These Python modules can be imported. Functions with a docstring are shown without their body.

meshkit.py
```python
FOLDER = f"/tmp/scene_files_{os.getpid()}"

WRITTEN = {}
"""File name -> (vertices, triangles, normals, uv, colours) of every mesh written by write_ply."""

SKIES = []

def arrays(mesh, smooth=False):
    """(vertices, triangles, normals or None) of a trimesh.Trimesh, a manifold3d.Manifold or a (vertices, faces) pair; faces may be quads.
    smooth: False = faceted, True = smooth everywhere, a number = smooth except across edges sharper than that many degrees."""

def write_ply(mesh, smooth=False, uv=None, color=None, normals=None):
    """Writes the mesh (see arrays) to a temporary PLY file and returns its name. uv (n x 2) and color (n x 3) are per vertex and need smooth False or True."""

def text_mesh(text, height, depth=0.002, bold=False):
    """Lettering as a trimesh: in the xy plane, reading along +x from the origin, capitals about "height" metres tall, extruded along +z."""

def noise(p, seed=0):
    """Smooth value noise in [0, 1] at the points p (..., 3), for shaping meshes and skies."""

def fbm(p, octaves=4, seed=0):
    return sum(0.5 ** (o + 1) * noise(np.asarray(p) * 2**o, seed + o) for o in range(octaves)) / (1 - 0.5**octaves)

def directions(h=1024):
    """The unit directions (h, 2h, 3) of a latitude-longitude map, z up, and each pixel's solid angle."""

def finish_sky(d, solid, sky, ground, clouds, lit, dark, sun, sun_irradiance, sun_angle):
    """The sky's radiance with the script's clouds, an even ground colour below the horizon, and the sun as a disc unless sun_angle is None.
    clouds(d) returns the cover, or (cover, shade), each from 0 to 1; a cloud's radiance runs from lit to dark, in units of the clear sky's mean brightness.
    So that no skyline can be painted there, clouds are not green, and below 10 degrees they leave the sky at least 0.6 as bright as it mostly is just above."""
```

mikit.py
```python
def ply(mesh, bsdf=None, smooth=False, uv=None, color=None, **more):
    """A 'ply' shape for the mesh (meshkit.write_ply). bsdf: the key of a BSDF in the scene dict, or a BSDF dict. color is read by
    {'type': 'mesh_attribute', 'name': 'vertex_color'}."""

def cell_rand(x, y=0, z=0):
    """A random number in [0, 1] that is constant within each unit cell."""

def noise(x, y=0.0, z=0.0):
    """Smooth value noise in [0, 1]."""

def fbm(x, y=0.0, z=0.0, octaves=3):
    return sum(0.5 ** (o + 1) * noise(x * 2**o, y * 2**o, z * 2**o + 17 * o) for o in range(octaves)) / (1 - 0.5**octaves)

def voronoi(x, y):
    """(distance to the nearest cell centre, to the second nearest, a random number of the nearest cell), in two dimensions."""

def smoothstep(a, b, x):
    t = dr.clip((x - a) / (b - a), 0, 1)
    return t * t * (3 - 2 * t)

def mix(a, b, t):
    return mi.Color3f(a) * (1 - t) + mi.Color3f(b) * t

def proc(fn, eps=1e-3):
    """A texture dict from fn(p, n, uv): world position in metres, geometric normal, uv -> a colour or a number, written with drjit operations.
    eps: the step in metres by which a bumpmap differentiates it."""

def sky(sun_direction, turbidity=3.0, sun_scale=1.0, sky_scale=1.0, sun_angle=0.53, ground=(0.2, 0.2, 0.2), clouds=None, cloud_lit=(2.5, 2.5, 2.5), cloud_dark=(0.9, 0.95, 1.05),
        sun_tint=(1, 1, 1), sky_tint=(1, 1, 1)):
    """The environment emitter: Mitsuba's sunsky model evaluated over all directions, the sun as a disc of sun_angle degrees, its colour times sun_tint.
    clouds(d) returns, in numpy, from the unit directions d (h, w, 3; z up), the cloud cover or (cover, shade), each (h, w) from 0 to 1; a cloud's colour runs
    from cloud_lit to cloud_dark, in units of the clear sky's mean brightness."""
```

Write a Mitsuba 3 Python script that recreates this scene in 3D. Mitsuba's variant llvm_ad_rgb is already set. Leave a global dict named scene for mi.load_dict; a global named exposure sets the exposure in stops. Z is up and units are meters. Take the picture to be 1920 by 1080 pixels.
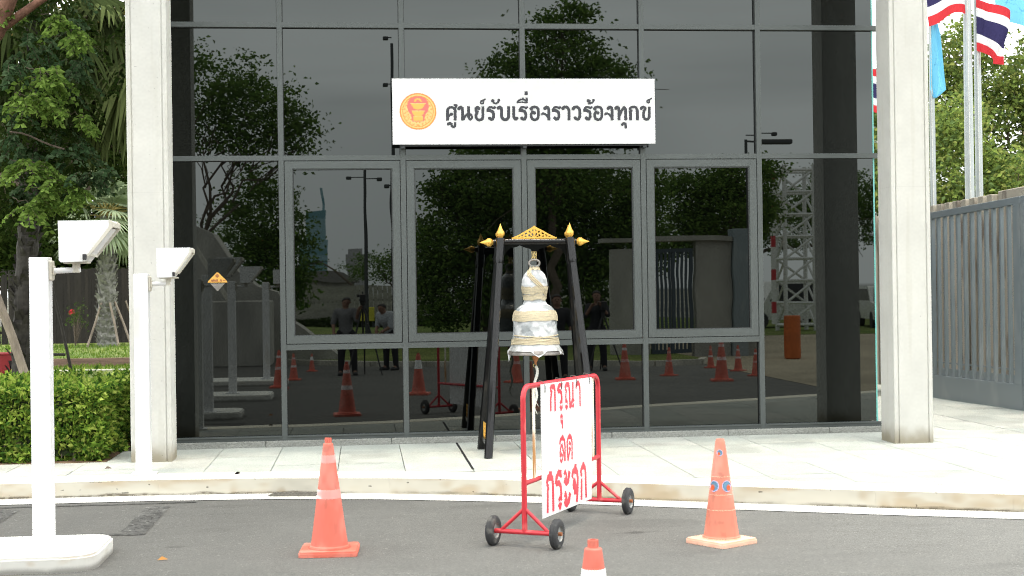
import math, random
import numpy as np, trimesh, shapely
from shapely.geometry import Polygon, LineString, Point, box as sbox
from shapely.ops import unary_union
import manifold3d as m3
import drjit as dr
import mitsuba as mi
import mikit, meshkit
from mikit import proc, noise, fbm, smoothstep, mix, cell_rand

T = mi.ScalarTransform4f
scene, labels = {}, {}
# ------------------------------------------------------------------ camera, sky, exposure
YAW, PITCH, ROLL, FPX = 0.10467, 0.0019, -0.01426, 2663.3
_f = np.array([math.sin(YAW)*math.cos(PITCH), math.cos(YAW)*math.cos(PITCH), math.sin(PITCH)])
_r = np.array([math.cos(YAW), -math.sin(YAW), 0.0]); _u = np.cross(_r, _f)
_up = -math.sin(ROLL)*_r + math.cos(ROLL)*_u
EYE = np.array([0.0, -14.9, 1.734])
scene['camera'] = {'type': 'thinlens', 'aperture_radius': 0.004, 'focus_distance': 13.6, 'fov': 2*math.degrees(math.atan(960/FPX)), 'fov_axis': 'x', 'near_clip': 0.02, 'far_clip': 3000.0,
                   'to_world': T().look_at(origin=EYE.tolist(), target=(EYE+_f).tolist(), up=_up.tolist())}
exposure = 2.55

def cloud_cover(d):
    q = d/np.maximum(d[..., 2:3], 0.12)
    n = meshkit.fbm(q*np.array([0.9, 0.9, 0.0])+3.1, 4, 5)
    el = np.clip(d[..., 2], 0, 1)
    return np.full(d.shape[:2], 0.97), np.clip(0.62*(1-el)**3+(n-0.45)*0.7, 0, 1)      # an overcast sky, brighter overhead

scene['sky'] = mikit.sky([0.08, -0.13, 1.0], turbidity=4, sun_scale=0.20, sun_angle=7.0, clouds=cloud_cover,
                         cloud_lit=(4.6, 4.7, 4.65), cloud_dark=(1.9, 2.0, 2.0), ground=(0.2, 0.2, 0.18))

# ------------------------------------------------------------------ naming helpers
def numbered(key):
    if key not in scene and key not in labels and not any(k.startswith(key+'__') for k in scene):
        return key
    i = 1
    while True:
        k = f'{key}_{i:03d}'
        if k not in scene and k not in labels and not any(q.startswith(k+'__') for q in scene):
            return k
        i += 1
_count = {}
def fresh(parent, name):
    base = f'{parent}__{name}' if parent else name
    c = _count.get(base, 0); _count[base] = c+1
    return base if c == 0 else f'{base}_{c:03d}'
def thing(name, label, cat, group=None):
    k = fresh('', name)
    labels[k] = {'label': label, 'category': cat}
    if group: labels[k]['group'] = group
    return k
def put(key, mesh, mat, smooth=False, **kw):
    scene[key] = mikit.ply(mesh, mat, smooth=smooth, **kw)
    return key
def part(parent, name, mesh, mat, smooth=False, label=None, stuff=False, **kw):
    k = fresh(parent, name)
    put(k, mesh, mat, smooth, **kw)
    if label: labels.setdefault(k, {})['label'] = label
    if stuff: labels.setdefault(k, {})['kind'] = 'stuff'
    return k
def struct(name, mesh, mat, smooth=False, label=None, kind='structure', **kw):
    k = fresh('', name)
    put(k, mesh, mat, smooth, **kw)
    labels[k] = {'kind': kind}
    if label: labels[k]['label'] = label
    return k
def copy_thing(src, name, M, label, cat, group=None):
    k = thing(name, label, cat, group)
    for q in [q for q in scene if q.startswith(src+'__')]:
        e = dict(scene[q]); e['to_world'] = M
        scene[k+q[len(src):]] = e
    return k

# ------------------------------------------------------------------ mesh helpers
def cat(ms):
    ms = [m if isinstance(m, trimesh.Trimesh) else trimesh.Trimesh(np.asarray(m[0], float), np.asarray(m[1], int), process=False) for m in ms]
    return trimesh.util.concatenate(ms) if len(ms) > 1 else ms[0]
def box(x0, x1, y0, y1, z0, z1, b=0.0):
    x0, x1 = sorted((x0, x1)); y0, y1 = sorted((y0, y1)); z0, z1 = sorted((z0, z1))
    if b <= 0:
        m = trimesh.creation.box((x1-x0, y1-y0, z1-z0)); m.apply_translation(((x0+x1)/2, (y0+y1)/2, (z0+z1)/2)); return m
    b = min(b, 0.45*min(x1-x0, y1-y0, z1-z0)); pts = []
    for sx in (0, 1):
        for sy in (0, 1):
            for sz in (0, 1):
                c = np.array([(x0, x1)[sx], (y0, y1)[sy], (z0, z1)[sz]]); d = np.array([1-2*sx, 1-2*sy, 1-2*sz])*b
                for k in range(3):
                    p = c+d; p[k] = c[k]; pts.append(p)
    return trimesh.convex.convex_hull(np.array(pts))
def beam(p, q, w, h, b=0.0, up=(0, 0, 1)):
    p, q = np.array(p, float), np.array(q, float); d = q-p; L = np.linalg.norm(d); d /= L
    s = np.cross(d, up); 
    if np.linalg.norm(s) < 1e-6: s = np.array([1.0, 0, 0])
    s /= np.linalg.norm(s); u = np.cross(s, d)
    m = box(-w/2, w/2, 0, L, -h/2, h/2, b)
    m.vertices = p+m.vertices[:, :1]*s+m.vertices[:, 1:2]*d+m.vertices[:, 2:3]*u
    return m
def tube(path, r, seg=10, closed_ends=True):
    P = np.array(path, float); n = len(P); r = np.broadcast_to(np.asarray(r, float), (n,))
    t = np.gradient(P, axis=0); t /= np.linalg.norm(t, axis=1, keepdims=True)
    a = np.array([0, 0, 1.0]) if abs(t[0, 2]) < 0.9 else np.array([1.0, 0, 0])
    u = np.cross(t[0], a); u /= np.linalg.norm(u); V = []
    ang = np.arange(seg)*2*math.pi/seg
    for i in range(n):
        u = u-t[i]*np.dot(u, t[i]); u /= np.linalg.norm(u); v = np.cross(t[i], u)
        V.append(P[i]+r[i]*(np.cos(ang)[:, None]*u+np.sin(ang)[:, None]*v))
    V = np.vstack(V); F = []
    for i in range(n-1):
        for k in range(seg):
            a0, b0 = i*seg+k, i*seg+(k+1) % seg
            F += [[a0, b0, b0+seg], [a0, b0+seg, a0+seg]]
    if closed_ends:
        V = np.vstack([V, P[:1], P[-1:]]); c0, c1 = n*seg, n*seg+1
        for k in range(seg):
            F += [[c0, (k+1) % seg, k], [c1, (n-1)*seg+k, (n-1)*seg+(k+1) % seg]]
    return trimesh.Trimesh(V, np.array(F), process=False)
def lathe(profile, seg=32, axis_o=(0, 0, 0), jitter=None):
    pr = np.array(profile, float); n = len(pr); ang = np.arange(seg)*2*math.pi/seg
    V = np.stack([pr[:, None, 0]*np.cos(ang), pr[:, None, 0]*np.sin(ang), np.broadcast_to(pr[:, None, 1], (n, seg))], -1)
    if jitter is not None: V = jitter(V)
    V = V.reshape(-1, 3); F = []
    for i in range(n-1):
        for k in range(seg):
            a, b = i*seg+k, i*seg+(k+1) % seg
            F += [[a, b, b+seg], [a, b+seg, a+seg]]
    return trimesh.Trimesh(V+np.array(axis_o), np.array(F), process=False)
def polys(g):
    return [p for p in getattr(g, 'geoms', [g]) if p.geom_type == 'Polygon' and p.area > 1e-9]
def extr(g, h):
    return cat([trimesh.creation.extrude_polygon(p, h, engine='earcut') for p in polys(g)])
def plate(g, h, o, ux, uy):
    m = extr(g, h); ux, uy = np.array(ux, float), np.array(uy, float); n = np.cross(ux, uy)
    v = m.vertices
    m.vertices = np.array(o, float)+v[:, :1]*ux+v[:, 1:2]*uy+v[:, 2:3]*n
    return m
def strokes(st):
    gs = []
    for w, pts in st:
        if len(pts) == 1: gs.append(Point(pts[0]).buffer(w/2, 8))
        else: gs.append(LineString(pts).buffer(w/2, quad_segs=4, cap_style=2, join_style=1))
    return unary_union(gs)
def smooth_pts(p, n=3):
    p = np.array(p, float)
    for _ in range(n):
        q = [p[0]]
        for a, b in zip(p[:-1], p[1:]): q += [0.75*a+0.25*b, 0.25*a+0.75*b]
        p = np.array(q+[p[-1]])
    return p
def moved(m, d): 
    m = m.copy(); m.apply_translation(d); return m
def rotz(m, a, c=(0, 0, 0)):
    m = m.copy(); m.apply_transform(trimesh.transformations.rotation_matrix(a, [0, 0, 1], c)); return m
def sheet(pts, z):
    g = Polygon(pts) if not hasattr(pts, 'geom_type') else pts
    V, F, k = [], [], 0
    for p in polys(g):
        v, f = trimesh.creation.triangulate_polygon(p, engine='earcut')
        V.append(np.c_[v, np.full(len(v), z)]); F.append(f+k); k += len(v)
    m = trimesh.Trimesh(np.vstack(V), np.vstack(F), process=False)
    if m.face_normals[0, 2] < 0: m.invert()
    return m
def leaves(C, N, size, ratio=0.5, rng=None, cols=None, colvar=0.25, droop=0.35, base=None):
    """folded leaf pairs of triangles at the points C, lying along directions N; returns mesh and colours"""
    n = len(C); size = np.broadcast_to(size, (n,))[:, None]
    d = N/np.maximum(np.linalg.norm(N, axis=1, keepdims=True), 1e-9)
    a = rng.normal(size=(n, 3)); a[:, 2] *= 0.4
    s = np.cross(d, a); s /= np.maximum(np.linalg.norm(s, axis=1, keepdims=True), 1e-9)
    u = np.cross(s, d); flip = np.where(u[:, 2:3] < 0, -1, 1); u = u*flip
    p0 = C; p1 = C+d*size; mid = C+d*size*0.45
    l = mid+s*size*ratio*0.5+u*size*0.10; r = mid-s*size*ratio*0.5+u*size*0.10
    p1 = p1-u*size*droop*0.4
    V = np.stack([p0, l, p1, r], 1).reshape(-1, 3); i = np.arange(n)[:, None]*4
    F = np.concatenate([i+[0, 1, 2], i+[0, 2, 3]])
    c = cols[rng.integers(0, len(cols), n)]*(1+colvar*rng.normal(size=(n, 1))*0.6)
    c = np.clip(c, 0.004, 0.9)
    return trimesh.Trimesh(V, F, process=False), np.repeat(c, 4, 0)

# ------------------------------------------------------------------ materials
def mat(name, d): scene[name] = d; return name
def pr(col, rough=0.6, metal=0.0, spec=0.5, **kw):
    bc = {'type': 'rgb', 'value': list(col)} if isinstance(col, (tuple, list)) else col
    return {'type': 'twosided', 'b': {'type': 'principled', 'base_color': bc, 'roughness': rough, 'metallic': metal, 'specular': spec, **kw}}
def bumped(b, fn, scale, eps=2e-3): 
    return {'type': 'bumpmap', 'scale': scale, 'arbitrary': proc(fn, eps), 'b': b['b'] if b['type'] == 'twosided' else b}
def vary(col, amt, sc, sz=None):
    sz = sz or sc
    return proc(lambda p, n, uv: mi.Color3f(col)*(1+amt*2*(fbm(p.x*sc, p.y*sc, p.z*sz)-0.5)))

def f_asphalt(p, n, uv):
    big = fbm(p.x*0.55, p.y*0.55, 3.0); mid = fbm(p.x*4, p.y*9, 1.0); fine = noise(p.x*120, p.y*120, 0.0); sp = noise(p.x*70+9, p.y*70, 5.0)
    lit_right = smoothstep(-2.5, 4.5, p.x+2.2*(fbm(p.x*0.35, p.y*0.5, 12.0)-0.5))  # tree shade on the left painted into the asphalt colour, lighter to the right
    v = (0.080+0.042*lit_right)*(0.86+0.28*big)*(0.92+0.16*mid)*(0.78+0.44*fine)
    v = v+0.06*smoothstep(0.88, 0.96, sp)
    oil = smoothstep(0.66, 0.78, fbm(p.x*0.9+40, p.y*2.6, 8.0))
    v = v*(1-0.12*oil)
    for (cx, cy, ra, rb, k) in ((1.93, -4.93, 0.20, 0.06, 0.45), (-0.02, -6.35, 0.26, 0.07, 0.30), (-1.30, -4.9, 0.10, 0.05, 0.25), (3.1, -6.9, 0.5, 0.12, 0.15)):      # drips of oil
        q = dr.sqrt(dr.square((p.x-cx)/ra)+dr.square((p.y-cy)/rb))+1.3*(fbm(p.x*11, p.y*16, 3.0)-0.5)
        v = v*(1-k*smoothstep(1.0, 0.2, q))
    return mi.Color3f(v*1.0, v*0.995, v*0.93)
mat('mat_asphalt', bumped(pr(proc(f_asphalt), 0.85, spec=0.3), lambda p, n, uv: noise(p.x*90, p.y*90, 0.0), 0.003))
def f_patch(p, n, uv):
    fine = noise(p.x*38, p.y*38, 0.0); big = fbm(p.x*5, p.y*5, 2.0)
    v = 0.056*(0.45+1.1*fine)*(0.6+0.8*big)+0.05*smoothstep(0.8, 0.9, noise(p.x*45, p.y*45, 7.0))
    return mi.Color3f(v, v, v*0.95)
mat('mat_patch', bumped(pr(proc(f_patch), 0.9, spec=0.3), lambda p, n, uv: noise(p.x*45, p.y*45, 0.0), 0.008))
def f_gutter(p, n, uv):
    v = 0.40*(0.86+0.28*fbm(p.x*2.2, p.y*7, 0.0))*(0.93+0.14*noise(p.x*60, p.y*60, 1.0))
    st = smoothstep(0.62, 0.75, fbm(p.x*3, p.y*10, 4.0))
    return mix((1, 1, 0.95), (0.72, 0.66, 0.55), st*0.6)*v
mat('mat_gutter', pr(proc(f_gutter), 0.8))
def f_kerb(p, n, uv):
    v = 0.50*(0.88+0.24*fbm(p.x*1.7, p.y*1.7, p.z*5))
    st = smoothstep(0.52, 0.72, fbm(p.x*2.3+5, p.y*2.3, p.z*6+3)); rust = smoothstep(0.56, 0.74, fbm(p.x*3.5, p.y*3.5+8, p.z*3))
    low = smoothstep(0.034, 0.012, p.z+0.030*(fbm(p.x*5, p.y*5, 2.0)-0.45))*smoothstep(0.26, 0.46, fbm(p.x*1.6, p.y*1.6, 9.0))*(0.55+0.45*smoothstep(0.3, 0.6, noise(p.x*30, p.y*30, p.z*60)))
    side = 1-smoothstep(0.3, 0.8, n.z)
    c = mix((1.0, 0.95, 0.80), (0.80, 0.64, 0.42), dr.maximum(st*0.75, rust*0.9)*side)
    c = mix(c, (0.20, 0.165, 0.11), low*0.9*side)
    sp = smoothstep(0.90, 0.95, noise(p.x*22, p.y*22, p.z*30))*side
    return c*v*(1-0.6*sp)*(1+0.35*(1-side))
mat('mat_kerb', bumped(pr(proc(f_kerb), 0.85), lambda p, n, uv: fbm(p.x*14, p.y*14, p.z*14), 0.006))
tile_mats = []
for i, (c, a) in enumerate([((0.34, 0.353, 0.318), 0), ((0.325, 0.341, 0.308), 3), ((0.355, 0.362, 0.328), 7), ((0.315, 0.334, 0.304), 11)]):
    def f(p, n, uv, c=c, a=a):
        v = (0.86+0.28*fbm(p.x*3+a, p.y*3, 0.0))*(0.9+0.2*noise(p.x*110, p.y*110, 0.0))
        st = smoothstep(0.60, 0.74, fbm(p.x*1.4+a, p.y*1.4, 6.0))
        return mi.Color3f(c)*v*(1-0.16*st)
    tile_mats.append(mat(f'mat_tile_{i}', pr(proc(f), 0.75)))
mat('mat_joint', pr(vary((0.06, 0.058, 0.05), 0.5, 12), 0.9))
def f_granite(p, n, uv):
    s = noise(p.x*90, p.y*90, p.z*90); b = fbm(p.x*2.5, 0.0, p.z*20)
    return mi.Color3f(0.30, 0.305, 0.28)*(0.62+0.5*s)*(0.75+0.4*b)
mat('mat_granite', pr(proc(f_granite), 0.7))
def f_column(p, n, uv):
    v = 0.50*(0.90+0.2*fbm(p.x*4, p.y*4, p.z*2.2))*(0.97+0.06*noise(p.x*50, p.y*50, p.z*50))
    low = smoothstep(0.36, 0.16, p.z-0.12*(fbm(p.x*9, p.y*9, p.z*5)-0.45))
    streak = smoothstep(0.58, 0.75, fbm(p.x*16, p.y*16, p.z*0.6))
    pits = 0.6*smoothstep(0.945, 0.97, noise(p.x*38, p.y*38, p.z*38))
    seam = smoothstep(0.006, 0.0, dr.abs(p.z-2.72))*0.08
    c = mix((1.0, 0.99, 0.92), (0.90, 0.88, 0.78), streak*0.45)
    c = mix(c, (0.42, 0.36, 0.24), low*0.85)
    return c*v*(1-0.45*pits)*(1-seam)
mat('mat_column', bumped(pr(proc(f_column), 0.8), lambda p, n, uv: fbm(p.x*25, p.y*25, p.z*12), 0.004))
mat('mat_concrete', pr(vary((0.33, 0.32, 0.29), 0.35, 2.5, 0.8), 0.85))
mat('mat_concrete_light', pr(vary((0.46, 0.44, 0.38), 0.4, 5, 1.2), 0.85))
mat('mat_frame', pr(proc(lambda p, n, uv: mi.Color3f(0.085, 0.096, 0.094)*(0.93+0.14*fbm(p.x*1.5, p.y*9, p.z*1.5))), 0.42, 0.25))
mat('mat_gasket', pr((0.012, 0.013, 0.014), 0.5))
mat('mat_glass', {'type': 'plastic', 'int_ior': 1.70, 'ext_ior': 1.0, 'diffuse_reflectance': {'type': 'rgb', 'value': [0.0005, 0.0006, 0.0006]},
                  'specular_reflectance': {'type': 'rgb', 'value': [0.93, 1.0, 0.97]}})
mat('mat_glass_edge', pr((0.16, 0.48, 0.44), 0.2))
mat('mat_dark_metal', pr((0.05, 0.055, 0.06), 0.5, 0.3))
mat('mat_white_board', pr(vary((0.66, 0.66, 0.66), 0.03, 1.5), 0.45))
mat('mat_letter', pr((0.035, 0.037, 0.045), 0.55))
mat('mat_emblem_red', pr((0.78, 0.16, 0.13), 0.5))
mat('mat_emblem_orange', pr((0.80, 0.27, 0.055), 0.5))
mat('mat_emblem_gold', pr((0.80, 0.42, 0.09), 0.5))
mat('mat_emblem_pale', pr((0.82, 0.52, 0.20), 0.5))
def f_white(p, n, uv):
    d = smoothstep(0.60, 0.8, fbm(p.x*6, p.y*6, p.z*2.0))
    return mix((0.66, 0.66, 0.66), (0.54, 0.52, 0.46), d*0.5)
mat('mat_white_paint', pr(proc(f_white), 0.4))
mat('mat_cream_paint', pr(vary((0.50, 0.475, 0.405), 0.15, 9), 0.5))
def f_island(p, n, uv):
    side = 1-smoothstep(0.3, 0.8, n.z)
    low = side*smoothstep(0.05, 0.01, p.z+0.03*(fbm(p.x*7, p.y*7, 0.0)-0.5))
    st = smoothstep(0.6, 0.75, fbm(p.x*5, p.y*5, p.z*8))
    c = mix((0.52, 0.515, 0.48), (0.42, 0.35, 0.25), st*0.5*side)
    c = mix(c, (0.17, 0.165, 0.15), low*0.85)
    chip = smoothstep(0.80, 0.86, noise(p.x*16, p.y*30, 2.0))*(1-side)
    return c*(1-0.25*chip)
mat('mat_island', pr(proc(f_island), 0.8))
def f_red(p, n, uv):
    w = smoothstep(0.66, 0.78, fbm(p.x*11, p.y*11, p.z*7)); h = smoothstep(0.80, 0.9, fbm(p.x*25, p.y*25, p.z*14))
    c = mix((0.52, 0.030, 0.042), (0.62, 0.10, 0.10), w)
    return mix(c, (0.30, 0.10, 0.05), h)
mat('mat_red_paint', pr(proc(f_red), 0.38))
mat('mat_rust_strip', pr(proc(lambda p, n, uv: mix((0.72, 0.68, 0.56), (0.42, 0.20, 0.06), smoothstep(0.50, 0.72, fbm(p.x*20, p.y*20, p.z*3.0)+0.25*smoothstep(0.9, 0.4, p.z)-0.08))), 0.6))
mat('mat_rubber', pr(proc(lambda p, n, uv: mix((0.035, 0.036, 0.038), (0.10, 0.098, 0.09), smoothstep(0.5, 0.75, fbm(p.x*18, p.y*18, p.z*18)))), 0.75))
mat('mat_rim', pr(vary((0.34, 0.35, 0.34), 0.4, 25), 0.5, 0.4))
mat('mat_rust', pr(vary((0.30, 0.10, 0.035), 0.5, 30), 0.8))
mat('mat_print_red', pr(proc(lambda p, n, uv: mix((0.60, 0.020, 0.045), (0.64, 0.09, 0.11), fbm(p.x*14, p.y*14, p.z*9))), 0.5))
mat('mat_wire', pr((0.15, 0.13, 0.12), 0.5, 0.5))
mat('mat_black_lacquer', pr((0.005, 0.005, 0.0055), 0.10, 0.0, 0.36))
mat('mat_gold', pr(proc(lambda p, n, uv: mi.Color3f(0.86, 0.50, 0.10)*(0.8+0.4*fbm(p.x*30, p.y*30, p.z*30))), 0.38, 0.55))
mat('mat_brass', pr(vary((0.62, 0.48, 0.20), 0.4, 80), 0.35, 0.7))
mat('mat_bronze', pr(vary((0.26, 0.24, 0.22), 0.4, 30), 0.45, 0.5))
mat('mat_copper', pr(vary((0.42, 0.17, 0.07), 0.4, 50), 0.5, 0.4))
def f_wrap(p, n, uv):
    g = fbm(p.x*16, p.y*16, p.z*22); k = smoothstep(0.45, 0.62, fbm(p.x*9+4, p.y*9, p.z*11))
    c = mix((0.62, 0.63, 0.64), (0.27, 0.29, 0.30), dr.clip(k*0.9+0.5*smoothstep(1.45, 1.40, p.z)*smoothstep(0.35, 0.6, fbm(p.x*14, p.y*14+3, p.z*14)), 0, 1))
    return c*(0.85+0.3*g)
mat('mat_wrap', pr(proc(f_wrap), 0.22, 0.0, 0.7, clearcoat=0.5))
mat('mat_film', pr(vary((0.46, 0.47, 0.465), 0.5, 25), 0.2, 0.0, 0.8))
def f_twine(p, n, uv):
    s = noise(p.x*14, p.y*14, p.z*330); g = fbm(p.x*30, p.y*30, p.z*120)
    return mi.Color3f(0.58, 0.50, 0.345)*(0.62+0.45*s)*(0.8+0.4*g)
mat('mat_twine', bumped(pr(proc(f_twine), 0.7), lambda p, n, uv: noise(p.x*14, p.y*14, p.z*330), 0.002, 5e-4))
mat('mat_rope', pr(vary((0.70, 0.69, 0.64), 0.3, 90), 0.9))
def cone_col(c0, c1):
    def f(p, n, uv):
        d = smoothstep(0.45, 0.75, fbm(p.x*9, p.y*9, p.z*5)); s = smoothstep(0.62, 0.72, fbm(p.x*30, p.y*30, p.z*6+4)); dk = smoothstep(0.66, 0.8, fbm(p.x*13+2, p.y*13, p.z*13))
        return mix(mix(c0, c1, d*0.8), (0.30, 0.08, 0.05), dk*0.35)*(1-0.10*s)
    return f
mat('mat_cone', pr(proc(cone_col((0.56, 0.125, 0.085), (0.61, 0.21, 0.16))), 0.5))
mat('mat_cone_faded', pr(proc(cone_col((0.58, 0.19, 0.125), (0.63, 0.29, 0.22))), 0.55))
mat('mat_cone_base_faded', pr(proc(cone_col((0.74, 0.42, 0.30), (0.78, 0.54, 0.42))), 0.6))
mat('mat_band', pr(proc(lambda p, n, uv: mix((0.72, 0.62, 0.62), (0.66, 0.28, 0.25), smoothstep(0.35, 0.65, fbm(p.x*8+3, p.y*8, p.z*10)))), 0.35))
mat('mat_band_white', pr(vary((0.80, 0.79, 0.78), 0.1, 12), 0.35))
mat('mat_sticker_blue', pr((0.11, 0.22, 0.33), 0.4)); mat('mat_sticker_pale', pr((0.55, 0.50, 0.70), 0.4)); mat('mat_sticker_red', pr((0.66, 0.10, 0.03), 0.4))
mat('mat_leaf', {'type': 'principledthin', 'base_color': {'type': 'mesh_attribute', 'name': 'vertex_color'}, 'roughness': 0.45, 'diff_trans': 0.7, 'eta': 1.4})
mat('mat_frond', {'type': 'principledthin', 'base_color': {'type': 'mesh_attribute', 'name': 'vertex_color'}, 'roughness': 0.5, 'diff_trans': 0.4, 'eta': 1.35})
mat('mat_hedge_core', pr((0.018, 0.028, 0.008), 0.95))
mat('mat_soil', pr(vary((0.12, 0.075, 0.045), 0.7, 18), 0.95))
def f_bark(p, n, uv):
    v = 0.6+0.8*fbm(p.x*14, p.y*14, p.z*4)
    return mi.Color3f(0.12, 0.092, 0.072)*v
mat('mat_bark', bumped(pr(proc(f_bark), 0.9), lambda p, n, uv: fbm(p.x*16, p.y*16, p.z*4), 0.02))
mat('mat_red_bark', pr(proc(lambda p, n, uv: mi.Color3f(0.22, 0.11, 0.075)*(0.5+fbm(p.x*9, p.y*9, p.z*9))), 0.85))
mat('mat_palm_trunk', pr(proc(lambda p, n, uv: mi.Color3f(0.21, 0.205, 0.185)*(0.45+1.1*fbm(p.x*12, p.y*12, p.z*16))), 0.9))
mat('mat_palm_dark', pr(proc(lambda p, n, uv: mi.Color3f(0.035, 0.031, 0.027)*(0.45+1.1*fbm(p.x*12, p.y*12, p.z*16))), 0.9))
mat('mat_stake', pr(vary((0.26, 0.21, 0.17), 0.5, 8, 3), 0.85))
mat('mat_dark_wood', pr(proc(lambda p, n, uv: mi.Color3f(0.014, 0.0115, 0.0095)*(0.6+0.8*fbm(p.x*8, p.y*8, p.z*1.3))), 0.85))
mat('mat_dark_wood_b', pr(proc(lambda p, n, uv: mi.Color3f(0.021, 0.0175, 0.014)*(0.6+0.8*fbm(p.x*8+3, p.y*8, p.z*1.3))), 0.85))
mat('mat_timber', pr(proc(lambda p, n, uv: mi.Color3f(0.17, 0.11, 0.085)*(0.6+0.8*fbm(p.x*2, p.y*8, p.z*22))), 0.85))
def f_grass(p, n, uv):
    v = 0.6+0.8*fbm(p.x*1.3, p.y*1.3, 0.0); g = 0.7+0.6*noise(p.x*40, p.y*40, 0.0)
    return mix((0.085, 0.15, 0.028), (0.17, 0.19, 0.055), fbm(p.x*0.7+9, p.y*0.7, 0.0))*v*g
mat('mat_grass', bumped(pr(proc(f_grass), 0.9), lambda p, n, uv: noise(p.x*45, p.y*45, 0.0), 0.03))
mat('mat_ground', pr(vary((0.15, 0.15, 0.125), 0.4, 0.15), 0.95))
mat('mat_tan', pr(proc(lambda p, n, uv: mi.Color3f(0.27, 0.235, 0.17)*(0.7+0.6*fbm(p.x*0.8, p.y*0.8, 0.0))*(0.9+0.2*noise(p.x*30, p.y*30, 0.0))), 0.85))
def f_gate(p, n, uv):
    d = smoothstep(0.55, 0.75, fbm(p.x*3, p.y*3, p.z*1.2)); lo = smoothstep(0.75, 0.15, p.z)
    return mix((0.225, 0.268, 0.29), (0.36, 0.385, 0.385), d*0.5+0.4*lo)
mat('mat_gate', pr(proc(f_gate), 0.5, 0.15))
mat('mat_flute', pr(proc(lambda p, n, uv: mix((0.42, 0.38, 0.31), (0.20, 0.17, 0.14), smoothstep(0.52, 0.72, fbm(p.x*5, p.y*9, p.z*1.6)))), 0.85))
mat('mat_pole', pr(vary((0.40, 0.43, 0.43), 0.15, 3), 0.4, 0.4))
mat('mat_tower_white', pr((0.70, 0.70, 0.69), 0.5)); mat('mat_skin', pr((0.24, 0.13, 0.09), 0.6)); mat('mat_hair', pr((0.015, 0.012, 0.01), 0.6))
mat('mat_black_cloth', pr((0.02, 0.02, 0.024), 0.9)); mat('mat_grey_shirt', pr((0.15, 0.15, 0.155), 0.9)); mat('mat_white_shirt', pr((0.36, 0.38, 0.40), 0.9))
mat('mat_black_plastic', pr((0.022, 0.022, 0.024), 0.4)); mat('mat_car', pr((0.62, 0.62, 0.60), 0.25, clearcoat=0.8)); mat('mat_car_glass', pr((0.02, 0.022, 0.024), 0.08))
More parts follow.
